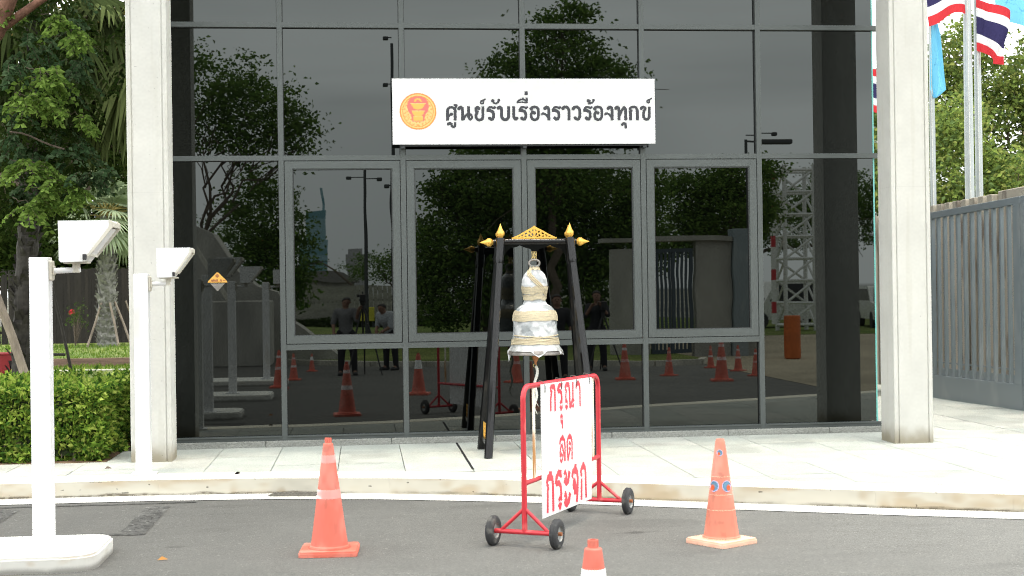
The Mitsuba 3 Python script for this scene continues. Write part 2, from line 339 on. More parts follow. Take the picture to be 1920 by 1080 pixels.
mat('mat_teal_tower', pr(proc(lambda p, n, uv: mix((0.12, 0.26, 0.30), (0.22, 0.36, 0.40), smoothstep(0.35, 0.6, noise(p.x*0.01, 0.0, p.z*0.33)))), 0.4)); mat('mat_far_grey', pr((0.33, 0.33, 0.33), 0.8))
mat('mat_orange', pr(vary((0.55, 0.13, 0.025), 0.2, 6), 0.5)); mat('mat_yellow', pr((0.55, 0.50, 0.05), 0.6)); mat('mat_bin', pr((0.26, 0.008, 0.016), 0.5))
mat('mat_grey_board', pr(vary((0.30, 0.29, 0.25), 0.3, 1, 4), 0.8)); mat('mat_roof', pr((0.20, 0.19, 0.18), 0.8)); mat('mat_lamp_grey', pr((0.06, 0.065, 0.07), 0.5))
mat('mat_drain', pr(vary((0.16, 0.15, 0.13), 0.5, 40), 0.7, 0.3)); mat('mat_void', pr((0.01, 0.01, 0.01), 0.9))
mat('mat_dry_leaf', pr((0.55, 0.25, 0.06), 0.7))
def f_thai(p, n, uv):
    v = uv.y
    blue = (v > 1/3) & (v < 2/3); white = ((v > 1/6) & (v <= 1/3)) | ((v >= 2/3) & (v < 5/6))
    c = dr.select(blue, mi.Color3f(0.045, 0.04, 0.11), dr.select(white, mi.Color3f(0.80, 0.80, 0.80), mi.Color3f(0.62, 0.05, 0.06)))
    return c
def cloth(fn): return {'type': 'principledthin', 'base_color': proc(fn), 'roughness': 0.8, 'diff_trans': 0.7, 'eta': 1.3}
mat('mat_flag_tricolour', cloth(f_thai))
def f_blueflag(p, n, uv):
    u, v = uv.x-0.5, uv.y-0.5
    r = dr.sqrt(u*u+v*v); q = fbm(uv.x*9, uv.y*9, 0.0)
    ink = smoothstep(0.035, 0.0, dr.abs(q-0.5))*smoothstep(0.30, 0.22, r)
    return mix((0.22, 0.60, 0.80), (0.04, 0.22, 0.48), ink*0.8)
mat('mat_flag_blue', cloth(f_blueflag))

# ------------------------------------------------------------------ ground, road, kerb, pavement
KB = [(-14, -2.25), (-6, -2.28), (-2.675, -2.315), (-1.539, -2.28), (-0.39, -2.37), (0.517, -2.64), (1.391, -3.03), (2.643, -3.57), (3.579, -4.06), (4.876, -4.60), (7.0, -5.45), (9.6, -6.5)]
KB = np.array(KB)
def offs(P, d):
    t = np.gradient(P, axis=0); t /= np.linalg.norm(t, axis=1, keepdims=True)
    return P+d*np.c_[-t[:, 1], t[:, 0]]
_ls = LineString(KB); _n = int(_ls.length/1.0)
KL = np.array([_ls.interpolate(i*_ls.length/_n).coords[0] for i in range(_n+1)])
for _ in range(2): KL[1:-1] = 0.25*KL[:-2]+0.5*KL[1:-1]+0.25*KL[2:]
KI, GO = offs(KL, 0.34), offs(KL, -0.34)
PZ = 0.15
struct('ground', sheet([(-700, -900), (700, -900), (700, 700), (-700, 700)], -0.03), 'mat_ground', label='flat open ground around the road')
road = Polygon([(-30, -34), (30, -34), (30, -6.6)]+[tuple(p) for p in KL[::-1]]+[(-30, -2.25)])
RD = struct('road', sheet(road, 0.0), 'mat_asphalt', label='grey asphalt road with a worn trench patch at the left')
gut = Polygon([tuple(p) for p in KL]+[tuple(p) for p in GO[::-1]])
struct('gutter', sheet(gut, 0.005), 'mat_gutter', label='pale concrete gutter strip along the kerb')
pt = unary_union([sbox(-1.79, -4.30, -1.60, -2.98), sbox(-4.2, -4.37, -1.60, -4.27), sbox(-2.98, -4.30, -2.80, -2.95), sbox(-4.2, -2.83, -1.4, -2.78)])
rng = np.random.default_rng(3)
pt = unary_union([g for g in polys(pt)])
pt = pt.segmentize(0.06)
def wob(g):
    c = np.array(g.exterior.coords); c = c+0.022*(np.stack([meshkit.noise(np.c_[c*6, c[:, :1]*0], 1), meshkit.noise(np.c_[c*6, c[:, :1]*0], 2)], 1)-0.5)
    return Polygon(c, [h.coords for h in g.interiors])
pt = unary_union([wob(g).buffer(0) for g in polys(pt)])
part(RD, 'trench_patch', sheet(pt, 0.004), 'mat_patch', label='dark coarse asphalt trench patch at the left')
KR = struct('kerb', sheet(Polygon([tuple(p) for p in KL]+[tuple(p) for p in KI[::-1]]), 0.11), 'mat_joint', label='cream weathered concrete kerb with stains along the road')
for i in range(_n):
    a, b, c, d = KL[i], KL[i+1], KI[i+1], KI[i]
    if max(a[0], b[0]) < -4 or min(a[0], b[0]) > 9.0: continue
    g = 0.0004/np.linalg.norm(b-a)
    a, b, c, d = a+(b-a)*g, b-(b-a)*g, c-(c-d)*g, d+(c-d)*g
    cen = (a+b+c+d)/4; V = []
    for p in (a, b, c, d): V.append((*p, -0.01))
    for p in (a, b, c, d): V.append((*p, PZ+0.002-0.016))
    for p, q in ((a, d), (b, c), (c, b), (d, a)):
        k = (q-p)/np.linalg.norm(q-p)*0.016; V.append((*(p+k), PZ+0.002))
    part(KR, 'kerb_stone', trimesh.convex.convex_hull(np.array(V)), 'mat_kerb')
inner = Polygon([tuple(p) for p in KI]+[(14, -6), (14, 30), (5.7, 30), (5.7, 0.0), (-14, 0.0)])
inner2 = Polygon([tuple(p) for p in KI]+[(9.6, 14), (-14, 14)])
PV = struct('pavement', sheet(inner2.intersection(sbox(-14, -8, 9.6, 5)), 0.125), 'mat_joint', label='pavement of large pale stone tiles in front of the glass building')
rng = np.random.default_rng(5)
xs = -1.443+0.599*np.arange(-6, 19)
ys = [-6.43, -5.63, -4.83, -4.03, -3.23, -2.43, -1.63, -0.83, -0.03, 0.77, 1.57, 2.37, 3.17, 3.97, 4.77]
hedge_zone = sbox(-9, -0.98, -2.46, 6)
for i in range(len(xs)-1):
    for j in range(len(ys)-1):
        g = sbox(xs[i]+0.0035, ys[j]+0.0035, xs[i+1]-0.0035, ys[j+1]-0.0035)
        if ys[j] >= -0.1 and not (xs[i] > 5.4 or xs[i+1] < -2.2): continue
        g = g.intersection(inner2.buffer(-0.006)).difference(hedge_zone)
        for p in polys(g):
            if p.area < 0.01: continue
            dz = rng.normal()*0.0008
            m = extr(p, 0.024); m.apply_translation((0, 0, PZ-0.024+dz))
            part(PV, 'paving_tile', m, tile_mats[rng.integers(0, 4)])
part(PV, 'drain_slot', beam((0.953, -0.05, PZ-0.006), (0.953, -2.30, PZ-0.006), 0.022, 0.016), 'mat_void', label='narrow dark drain slot running out from the glass')
gr = thing('drain_grate', 'small dark slatted drain grate in the gutter left of the front cone', 'drain')
gc, gt = np.array([-0.61, -2.545]), np.array([0.97, -0.18]); gt /= np.linalg.norm(gt); gn = np.array([-gt[1], gt[0]])
def gp(a, b, z): return (*(gc+gt*a+gn*b), z)
part(gr, 'pit', cat([beam(gp(-0.2, 0, 0.006), gp(0.2, 0, 0.006), 0.15, 0.006)]), 'mat_void')
part(gr, 'rim', cat([beam(gp(-0.205, s*0.078, 0.010), gp(0.205, s*0.078, 0.010), 0.012, 0.014) for s in (-1, 1)]), 'mat_drain')
for k in range(11):
    a = -0.185+k*0.037
    part(gr, 'bar', beam(gp(a-0.02, -0.07, 0.011), gp(a+0.02, 0.07, 0.011), 0.012, 0.010), 'mat_drain')
lv = np.random.default_rng(12)
for (x, y, z, lab) in ((-1.36, -5.42, 0.006, 'small dry orange leaf lying on the asphalt near the white island'), (-2.38, -1.55, PZ+0.004, 'small dark dry leaf on the paving tiles beside the hedge'), (-1.15, -2.22, PZ+0.006, 'small dark dry leaf on the kerb edge at the left')):
    m, _c = leaves(np.array([[x, y, z]]), np.array([[0.9, 0.3, 0.05]]), 0.07, 0.6, lv, np.array([[0.5, 0.2, 0.05]]))
    k = thing('fallen_leaf', lab, 'leaf'); m2 = m.copy(); m2.vertices[:, 2] = np.maximum(m2.vertices[:, 2], z)
    put(k, m2, 'mat_dry_leaf' if 'orange' in lab else 'mat_bark')

# ------------------------------------------------------------------ glass building
GB = thing('glass_building', 'dark glass building front with grey metal frames and two concrete columns', 'building')
MX = [-2.09, -0.825, 0.437, 1.711, 2.99, 4.258]; GX1 = 5.535
TZ = [0.2175, 1.181, 3.144, 4.529, 5.92]           # centres of the rails
GY = 0.055
def f_pane(x0, x1, z0, z1, y, amp, seed, nx=14, nz=18, tilt=(0, 0)):
    X, Z = np.meshgrid(np.linspace(x0, x1, nx), np.linspace(z0, z1, nz))
    Yd = amp*(meshkit.fbm(np.stack([X*1.6, Z*3.4, 0*X], -1), 2, seed)-0.5)*2
    Yd = Yd+tilt[0]*(X-(x0+x1)/2)+tilt[1]*(Z-(z0+z1)/2)
    V = np.stack([X, y+Yd, Z], -1).reshape(-1, 3); i = np.arange(nx*nz).reshape(nz, nx)
    a, b, c, d = i[:-1, :-1].ravel(), i[:-1, 1:].ravel(), i[1:, 1:].ravel(), i[1:, :-1].ravel()
    F = np.vstack([np.c_[a, b, c], np.c_[a, c, d]])
    return trimesh.Trimesh(V, F, process=False)
mw = 0.027
for x in MX:
    part(GB, 'mullion', cat([box(x-mw, x+mw, 0.0, 0.10, 0.2, 5.95)]), 'mat_frame')
ends = MX+[GX1]
seed = 0
for i in range(6):
    x0 = ends[i]+mw; x1 = ends[i+1]-(mw if i < 5 else -0.10)
    for j, z in enumerate(TZ):
        h = 0.026
        if j == 0:
            part(GB, 'sill_rail', cat([box(x0, x1, 0.006, 0.10, 0.213, 0.247), box(x0, x1, -0.012, 0.05, 0.249, 0.262)]), 'mat_frame'); continue
        if j == 1 and i in (0, 5): continue
        part(GB, 'transom', box(x0, x1, 0.004, 0.10, z-h-(0.006 if j == 1 else 0), z+h), 'mat_frame')
    xg = x1 if i < 5 else GX1
    for j in range(4):
        z0, z1 = TZ[j]+(0.045 if j == 0 else 0.026), TZ[j+1]-0.026; seed += 1
        if j == 1 and 1 <= i <= 4: continue
        if i in (0, 5):
            if j == 1: continue
            if j == 0: z1 = TZ[2]-0.026
        rt = np.random.default_rng(100+seed)
        part(GB, 'glass_pane', f_pane(x0, xg, z0, z1, GY, 0.00008, seed, tilt=tuple(rt.normal(size=2)*0.0004)), 'mat_glass', True)
        if i < 5:
            part(GB, 'gasket', cat([box(x0, x0+0.006, GY-0.012, GY+0.01, z0, z1), box(xg-0.006, xg, GY-0.012, GY+0.01, z0, z1), box(x0+0.006, xg-0.006, GY-0.012, GY+0.01, z1-0.006, z1)]), 'mat_gasket')
        else:
            part(GB, 'pane_edge', box(GX1+0.001, GX1+0.016, GY-0.006, GY+0.014, z0, z1), 'mat_glass_edge', label='green edge of the last pane')
# four openable windows
wlab = ['leftmost openable window', 'second openable window', 'third openable window behind the bell', 'rightmost openable window']
for k in range(4):
    i = k+1; x0, x1 = MX[i]+mw, MX[i+1]-mw; z0, z1 = TZ[1]+0.026, TZ[2]-0.026
    W = fresh(GB, 'window'); labels[W] = {'label': wlab[k]}
    def ring(o0, o1, p0, p1, w, y0, y1, b):
        return cat([box(o0, o0+w, y0, y1, p0, p1, b), box(o1-w, o1, y0, y1, p0, p1, b), box(o0+w, o1-w, y0+0.001, y1, p0, p0+w, b), box(o0+w, o1-w, y0+0.001, y1, p1-w, p1, b)])
    part(W, 'frame', ring(x0, x1, z0, z1, 0.014, 0.030, 0.10, 0.0), 'mat_gasket')
    g = 0.008
    part(W, 'sash', cat([ring(x0+g, x1-g, z0+g, z1-g, 0.076, 0.000, 0.05, 0.0), ring(x0+g+0.0765, x1-g-0.0765, z0+g+0.0765, z1-g-0.0765, 0.008, 0.014, 0.05, 0.0)]), 'mat_frame')
    q = g+0.0845; rt = np.random.default_rng(40+k)
    part(W, 'gasket', ring(x0+q, x1-q, z0+q, z1-q, 0.006, 0.018, 0.05, 0.0), 'mat_gasket')
    part(W, 'pane', f_pane(x0+q, x1-q, z0+q, z1-q, 0.034, 0.00022, 60+k, 22, 34, tilt=(0.0008*(-1)**k, 0.0006)), 'mat_glass', True)
rng = np.random.default_rng(8); x = -2.12
while x < 5.62:
    L = min(rng.uniform(1.0, 1.3), 5.64-x)
    part(GB, 'plinth_stone', box(x+0.002, x+L-0.002, -0.022, 0.12, 0.13, 0.2125, 0.006), 'mat_granite'); x += L
part(GB, 'wall', cat([box(-2.12, 5.50, 0.12, 8.0, 0.13, 5.95)]), 'mat_dark_metal')
part(GB, 'roof', cat([box(-2.7, 6.2, -1.32, 8.4, 5.96, 6.35, 0.02), box(-2.12, 5.56, -0.10, 0.11, 5.952, 5.959)]), 'mat_concrete')
def column(x0, x1, y0, y1, lab):
    g, d, e = 0.010, 0.012, 0.042
    P = [(x0, y0), (x0+e, y0), (x0+e, y0+d), (x0+e+g, y0+d), (x0+e+g, y0), (x1-e-g, y0), (x1-e-g, y0+d), (x1-e, y0+d), (x1-e, y0), (x1, y0), (x1, y1), (x0, y1)]
    P = Polygon(P).buffer(-0.006, join_style=1).buffer(0.006, join_style=1, quad_segs=2)
    m = extr(P, 5.80); m.apply_translation((0, 0, PZ-0.005)); part(GB, 'concrete_column', m, 'mat_column', label=lab)
column(-2.214, -1.832, -1.08, -0.72, 'left concrete column behind the white post')
column(5.270, 5.672, -1.17, -0.80, 'right concrete column beside the gate')

# sign board on the glass
SG = thing('sign_board', 'white sign board with a round orange emblem and dark lettering on the glass front', 'sign')
SY = -0.145
part(SG, 'panel', box(0.330, 3.095, SY, SY+0.035, 3.266, 3.950), 'mat_white_board')
part(SG, 'bracket', cat([box(x-0.02, x+0.02, SY+0.036, -0.002, 3.23, 3.90) for x in (0.437, 1.711, 2.99)]+[box(0.42, 3.02, SY+0.037, SY+0.065, 3.250, 3.264)]), 'mat_dark_metal')
A_, B_, C_, D_ = 0, 1440, 2880, 4320        # four stretches of the lettering, 1440 units each
RO = [(55, [(890, 440), (845, 485), (780, 455), (720, 460), (665, 540)]), (70, [(650, 545), (740, 548), (815, 575), (838, 640), (838, 720), (805, 782), (765, 785), (730, 755)]), (80, [(730, 752)]), (52, [(668, 535), (740, 530), (790, 555)])]
def at(st, dx): return [(w, [(x+dx, y) for x, y in p]) for w, p in st]
NG = [(84, [(195, 490)]), (72, [(200, 475), (240, 452), (285, 475), (300, 540), (302, 815)]), (52, [(90, 660), (150, 622), (220, 655), (275, 720), (298, 800)])]
OA = [(92, [(990, 500)]), (66, [(985, 490), (1020, 458), (1080, 450), (1140, 465), (1178, 520), (1180, 620), (1178, 720), (1140, 783), (1080, 798), (1020, 783), (985, 720), (985, 640), (1020, 585), (1065, 590)]), (84, [(1070, 612)])]
TX = [(72, [(183, 815), (183, 540), (215, 475)]), (58, [(200, 500), (240, 462), (290, 455), (345, 475), (380, 535)]), (72, [(385, 510), (386, 815)]), (52, [(350, 402), (425, 402), (405, 450), (385, 500)]), (84, [(285, 645)]), (48, [(210, 720), (235, 665), (285, 650)]),
      (76, [(208, 905)]), (58, [(205, 895), (250, 882), (285, 905), (297, 960), (340, 995), (382, 960), (388, 858)]),
      (86, [(488, 492)]), (70, [(488, 475), (530, 452), (575, 480), (583, 560), (583, 815)]), (58, [(600, 800), (655, 690), (720, 642), (785, 645), (832, 690)]), (70, [(743, 430), (745, 740)]), (50, [(832, 690), (838, 740), (790, 795), (738, 745)]),
      (82, [(1018, 490)]), (66, [(1015, 470), (972, 456), (936, 500), (945, 565), (1010, 592)]), (68, [(985, 596), (945, 645), (942, 735), (985, 790), (1035, 800), (1090, 788), (1126, 735), (1127, 430)]),
      (40, [(1145, 325), (1133, 297), (1105, 285), (1077, 297), (1065, 325), (1077, 353), (1105, 365), (1133, 353), (1145, 325)]), (40, [(1080, 290), (1150, 268), (1200, 235)])]
TX += at(RO, 575)
TX += [(84, [(1392, 285)]), (46, [(1392, 300), (1420, 340), (1475, 357), (1530, 332), (1556, 280)]), (72, [(1555, 272)])]
TX += at([(80, [(100, 480)]), (72, [(100, 468), (140, 452), (182, 480), (188, 560), (188, 720), (228, 780), (285, 795), (340, 780), (376, 720), (376, 430)]),
          (72, [(513, 430), (515, 720), (555, 778), (600, 775)]), (78, [(600, 755)]), (44, [(600, 335), (650, 275), (720, 245), (790, 252), (850, 290), (880, 340)]), (34, [(600, 335), (740, 318), (880, 340)]), (40, [(765, 195), (765, 255)]), (50, [(866, 195), (866, 330)]), (78, [(850, 30), (850, 130)])]+RO+OA, B_)
TX += at(NG, B_+1160)+at(RO, C_-545)+at(RO, C_+305)+at(OA, C_+280)
TX += at([(84, [(405, 492)]), (70, [(400, 478), (450, 452), (510, 455), (555, 505), (568, 560), (570, 815)]),
          (86, [(685, 497)]), (70, [(680, 480), (720, 455), (785, 450), (845, 495), (860, 560), (860, 720), (825, 782), (775, 785), (738, 755)]), (78, [(735, 745)]),
          (80, [(1090, 282)]), (48, [(1090, 268), (1130, 280), (1135, 320), (1100, 365)]), (44, [(1085, 360), (1150, 355), (1212, 328), (1238, 280)]), (66, [(1236, 268)])], C_)
TX += at(NG, D_)
TX += at([(78, [(402, 490)]), (68, [(395, 478), (440, 452), (480, 480), (488, 560), (490, 815)]), (62, [(500, 690), (560, 560), (620, 465), (655, 452)]), (72, [(640, 470), (668, 520), (672, 815)]),
          (70, [(577, 930)]), (62, [(575, 918), (620, 895), (662, 910), (672, 960), (672, 1035)]),
          (72, [(804, 815), (804, 600), (785, 540)]), (44, [(790, 555), (862, 545)]), (60, [(775, 530), (795, 485), (840, 457), (900, 450), (955, 468), (985, 525)]), (72, [(985, 520), (993, 600), (993, 815)]),
          (80, [(1102, 492)]), (66, [(1095, 478), (1150, 452), (1205, 478), (1203, 520), (1168, 570), (1160, 640), (1160, 720), (1200, 780), (1245, 795), (1288, 780), (1320, 720), (1320, 445)]),
          (36, [(1326, 305), (1315, 280), (1290, 268), (1264, 280), (1254, 305), (1264, 330), (1290, 342), (1315, 330), (1326, 305)]), (36, [(1265, 272), (1335, 250), (1385, 212)])], D_)
sx, sz = 2.765/491.5, 0.684/122.5
def sgn(u, v):
    px, py = 825+u/14.4, 170+v/14.4
    return (0.330+(px-735.2-(py-148)*0.0125)*sx, 3.950-(py-148.2)*sz)
TXm = [(1.10*w/14.4*sx, [sgn(x, y) for x, y in p]) for w, p in TX]
part(SG, 'lettering', plate(strokes(TXm), 0.003, (0, SY-0.0005, 0), (1, 0, 0), (0, 0, 1)), 'mat_letter')
EX, EZ = 0.330+(783.2-735.2-0.75)*sx, 3.950-(209.3-148.2)*sz
def disc(r, r2=None, seg=16): 
    g = Point(0, 0).buffer(r, seg); return g if r2 is None else g.difference(Point(0, 0).buffer(r2, seg))
EM = fresh(SG, 'emblem'); labels[EM] = {'label': 'round orange emblem with a stepped bowl'}
def em(name, g, lvl, mt): part(EM, name, plate(g, 0.0012, (EX, SY-0.0005-0.0012*lvl, EZ), (1, 0, 0), (0, 0, 1)), mt)
em('disc', disc(0.186), 0, 'mat_emblem_pale')
em('ring', unary_union([disc(0.190, 0.176), disc(0.163, 0.154)]), 1, 'mat_emblem_orange')
sh = Polygon([(-0.072, 0.135), (-0.03, 0.150), (0.03, 0.150), (0.072, 0.135), (0.098, 0.10), (0.108, 0.05), (0.095, 0.0), (0.065, -0.04), (0.055, -0.10), (-0.055, -0.10), (-0.065, -0.04), (-0.095, 0.0), (-0.108, 0.05), (-0.098, 0.10)]).buffer(0.006)
em('field', sh, 1, 'mat_emblem_red')
bowl = unary_union([Polygon([(-0.082, 0.085), (0.082, 0.085), (0.070, 0.070), (0.045, 0.03), (0.018, 0.018), (-0.018, 0.018), (-0.045, 0.03), (-0.070, 0.070)]), Polygon([(-0.068, 0.008), (0.068, 0.008), (0.055, -0.028), (0.035, -0.045), (0.05, -0.052), (0.05, -0.098), (-0.05, -0.098), (-0.05, -0.052), (-0.035, -0.045), (-0.055, -0.028)]), Polygon([(-0.045, 0.098), (0.045, 0.098), (0.03, 0.128), (0, 0.138), (-0.03, 0.128)]).difference(Polygon([(-0.03, 0.10), (0.03, 0.10), (0.0, 0.124)]))])
em('bowl', bowl, 2, 'mat_emblem_gold')
em('bowl_line', unary_union([sbox(-0.08, 0.076, 0.08, 0.084), sbox(-0.066, 0.0, 0.066, 0.007), sbox(-0.05, -0.055, 0.05, -0.050)]), 3, 'mat_emblem_pale')
sc = []
for s in (-1, 1):
    for k in range(26):
        a = math.radians(-86+k*5.3); r = 0.142-0.026*(k % 3)-0.004*(k % 2)
        x, y = s*r*math.cos(a), r*math.sin(a)
        if sh.contains(Point(x, y)): continue
        c = Point(x, y).buffer(0.0105, 5).difference(Point(x+s*0.003, y+0.002).buffer(0.005, 4)); sc.append(c)
em('scroll', unary_union(sc), 1, 'mat_emblem_orange')

# diamond sticker on the left pane
ST = thing('warning_sticker', 'small gold diamond sticker on the dark glass beside the left column', 'sticker')
dy = GY-0.004
part(ST, 'upper_half', plate(Polygon([(-1.596, 1.862), (-1.394, 1.862), (-1.40, 1.878), (-1.487, 1.966), (-1.503, 1.966), (-1.59, 1.878)]), 0.002, (0, dy, 0), (1, 0, 0), (0, 0, 1)), 'mat_emblem_gold')
part(ST, 'lower_half', plate(Polygon([(-1.57, 1.853), (-1.42, 1.853), (-1.49, 1.775), (-1.50, 1.775)]), 0.002, (0, dy, 0), (1, 0, 0), (0, 0, 1)), 'mat_bronze')
part(ST, 'print', plate(unary_union([Point(-1.497, 1.932).buffer(0.018), sbox(-1.56, 1.872, -1.49, 1.894), LineString([(-1.47, 1.873), (-1.46, 1.895), (-1.452, 1.873)]).buffer(0.004), sbox(-1.44, 1.879, -1.41, 1.888)]), 0.001, (0, dy-0.0022, 0), (1, 0, 0), (0, 0, 1)), 'mat_copper')

# ------------------------------------------------------------------ bell stand and bell
BS = thing('bell_stand', 'tall black lacquered bell stand with gold finials and a gold lattice crest', 'stand')
BXc, BY = 1.680, -1.10
def finial(L, r):
    pts = [(0, 0.0), (0.55, 0.0), (0.60, 0.10), (0.85, 0.16), (1.0, 0.28), (0.97, 0.42), (0.70, 0.52), (0.52, 0.62), (0.34, 0.75), (0.18, 0.88), (0.05, 1.0), (0, 1.0)]
    return lathe(np.array([(a*r, b*L) for a, b in pts]), 20)
for s in (-1, 1):
    for (fy, ty) in ((-1.50, -1.145), (-0.69, -1.05)):
        foot = np.array([BXc+s*0.520, fy, PZ]); top = np.array([BXc+s*0.340, ty, 2.245]); d = top-foot
        a = foot+d*0.885
        side = np.array([1.0, 0, 0]); 
        lw = 0.074
        part(BS, 'leg', tube([foot, a], [0.041, 0.037], 8), 'mat_black_lacquer'); part(BS, 'sleeve', tube([a-d*0.002, a+d*0.015, top-d*0.006, top], [0.037, 0.043, 0.043, 0.040], 16), 'mat_black_lacquer', 40)
        f = finial(0.145 if fy < -1 else 0.125, 0.040); f.apply_translation(top)
        part(BS, 'finial', f, 'mat_gold', 50)
    e = finial(0.135, 0.042); e.apply_transform(trimesh.transformations.rotation_matrix(s*math.pi/2, [0, 1, 0])); e.apply_translation((BXc+s*0.405, BY, 2.208))
    part(BS, 'end_finial', e, 'mat_gold', 50)
    part(BS, 'rail', beam((BXc+s*0.508, -0.74, 0.275), (BXc+s*0.508, -1.45, 0.275), 0.035, 0.05, 0.005), 'mat_black_lacquer')
    lat = sbox(-1.40, 0.30, -0.80, 0.435); holes = []
    for k in range(8):
        for j in range(3): holes.append(sbox(-1.385+k*0.073, 0.308+j*0.042, -1.385+k*0.073+0.055, 0.308+j*0.042+0.030))
    part(BS, 'lattice_panel', plate(lat.difference(unary_union(holes)), 0.012, (BXc+s*0.502-0.006, 0, 0), (0, 1, 0), (0, 0, 1)), 'mat_gold')
    sp = Polygon([(0, 0), (0.16, 0), (0.12, -0.02), (0.06, -0.03), (0.03, -0.055), (0.0, -0.10)])
    if s > 0: sp = shapely.affinity.scale(sp, -1, 1, origin=(0, 0))
    part(BS, 'spandrel', plate(sp, 0.025, (BXc-s*-0.300, BY+0.012, 2.180), (1, 0, 0), (0, 0, 1)), 'mat_black_lacquer')
part(BS, 'beam', tube([(BXc-0.41, BY, 2.208), (BXc+0.41, BY, 2.208)], 0.032, 18), 'mat_black_lacquer', 40)
hang = Polygon([(-0.16, 0), (0.16, 0), (0.11, -0.025), (0.04, -0.045), (0.03, -0.065), (-0.03, -0.065), (-0.04, -0.045), (-0.11, -0.025)])
part(BS, 'hanger_plate', plate(hang, 0.03, (BXc, BY+0.015, 2.182), (1, 0, 0), (0, 0, 1)), 'mat_black_lacquer')
ped = Polygon(smooth_pts([(-0.218, 0.0), (-0.20, 0.012), (-0.15, 0.035), (-0.08, 0.075), (-0.03, 0.10), (-0.012, 0.112), (0, 0.122)], 2).tolist()+[(-x, y) for x, y in smooth_pts([(-0.218, 0.0), (-0.20, 0.012), (-0.15, 0.035), (-0.08, 0.075), (-0.03, 0.10), (-0.012, 0.112), (0, 0.122)], 2).tolist()[::-1][1:]])
hl = []
for s in (-1, 1):
    for (x, y, rx, ry, a) in ((0.018, 0.035, 0.008, 0.016, -20), (0.045, 0.062, 0.013, 0.008, 40), (0.050, 0.026, 0.010, 0.013, 30), (0.083, 0.045, 0.014, 0.008, -25), (0.085, 0.018, 0.012, 0.006, 10), (0.118, 0.028, 0.014, 0.006, -28), (0.150, 0.014, 0.014, 0.004, -15), (0.015, 0.075, 0.006, 0.012, 15), (0.030, 0.014, 0.010, 0.005, 0), (0.120, 0.009, 0.010, 0.003, 0)):
        e = shapely.affinity.rotate(shapely.affinity.scale(Point(0, 0).buffer(1, 6), rx, ry), a); hl.append(shapely.affinity.translate(e if s > 0 else shapely.affinity.scale(e, -1, 1), s*x, y))
part(BS, 'crest', plate(unary_union([ped.difference(unary_union(hl)), sbox(-0.222, -0.006, 0.222, 0.008)]), 0.022, (BXc-0.004, BY+0.011, 2.246), (1, 0, 0), (0, 0, 1)), 'mat_gold')

BL = thing('bell', 'large bell wrapped in crinkled plastic and yellow twine hanging from the stand', 'bell')
bo = (1.672, BY, 0)
prof = [(0.262, 1.128), (0.250, 1.150), (0.232, 1.184), (0.222, 1.236), (0.216, 1.30), (0.213, 1.36), (0.213, 1.444), (0.207, 1.497), (0.190, 1.540), (0.160, 1.575), (0.120, 1.600), (0.104, 1.628), (0.103, 1.668), (0.112, 1.700), (0.122, 1.745), (0.126, 1.790), (0.121, 1.840), (0.102, 1.890), (0.075, 1.920), (0.045, 1.940), (0.040, 1.962), (0.052, 1.978)]
body = lathe([(0.20, 1.118), (0.262, 1.104), (0.270, 1.110), (0.272, 1.124), (0.258, 1.150)]+[(r-0.008, z) for r, z in prof[1:-2]]+[(0.0, 1.955)], 40, bo)
part(BL, 'bell_body', body, 'mat_bronze', 40)
pf = np.array(prof); zz = np.linspace(1.19, 1.978, 110); rr = np.interp(zz, pf[::1, 1], pf[:, 0])
def crinkle(V):
    p = V.reshape(-1, 3); n1 = meshkit.fbm(p*np.array([13, 13, 17.0])+7, 3, 2); n2 = np.abs(meshkit.fbm(p*np.array([26, 26, 22.0])+2, 2, 9)-0.5)
    k = 1+(0.030*(n1-0.5)+0.035*n2*(p[:, 2] < 1.40)+0.03*n2).reshape(V.shape[:2])
    k = k+0.002
    V = V.copy(); V[..., 0] *= k; V[..., 1] *= k; return V
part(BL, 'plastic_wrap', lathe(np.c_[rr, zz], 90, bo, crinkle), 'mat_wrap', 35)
def skirt(V):
    V = V.copy(); n = V.shape[0]; ang = np.degrees(np.arctan2(V[0, :, 1], V[0, :, 0]))
    def lobe(a0, w, h): return h*np.clip(1-np.abs((ang-a0+180) % 360-180)/w, 0, 1)
    L_ = 0.006+lobe(-90, 17, 0.062)+lobe(-168, 16, 0.085)+lobe(-14, 22, 0.050)+lobe(-36, 7, 0.03)+lobe(90, 40, 0.05)
    c = np.radians(ang); nz = meshkit.noise(np.stack([np.cos(c)*7, np.sin(c)*7, ang*0], -1), 4); L_ = L_*(0.75+0.5*nz)
    for i in range(n):
        f = i/(n-1); V[i, :, 2] -= f*L_; k = 1+f*(0.012+0.03*(meshkit.noise(np.stack([np.cos(c)*8, np.sin(c)*8, ang*0+i*0.4], -1), 6)-0.3)); V[i, :, 0] *= k; V[i, :, 1] *= k
    return V
part(BL, 'torn_skirt', lathe([(0.226, 1.225), (0.236, 1.200), (0.248, 1.180), (0.260, 1.164), (0.270, 1.152)], 120, bo, skirt), 'mat_film', 35)
def band(name_z0, z1, seed, k=0.012, lab=None):
    z = np.linspace(name_z0, z1, 14); r = np.interp(z, pf[:, 1], pf[:, 0])+k
    def jt(V):
        ang = np.arctan2(V[0, :, 1], V[0, :, 0]); V = V.copy()
        wv = (meshkit.noise(np.stack([np.cos(ang)*3, np.sin(ang)*3, ang*0+seed], -1), seed)-0.5)
        edge = np.abs(np.linspace(-1, 1, len(z)))[:, None]
        V[..., 2] += 0.02*wv*edge
        rg = 1+0.015*(meshkit.fbm(V*np.array([10, 10, 90.0]), 2, seed)-0.5); V[..., 0] *= rg; V[..., 1] *= rg; return V
    part(BL, 'twine_band', lathe(np.c_[r, z], 60, bo, jt), 'mat_twine', 40, label=lab)
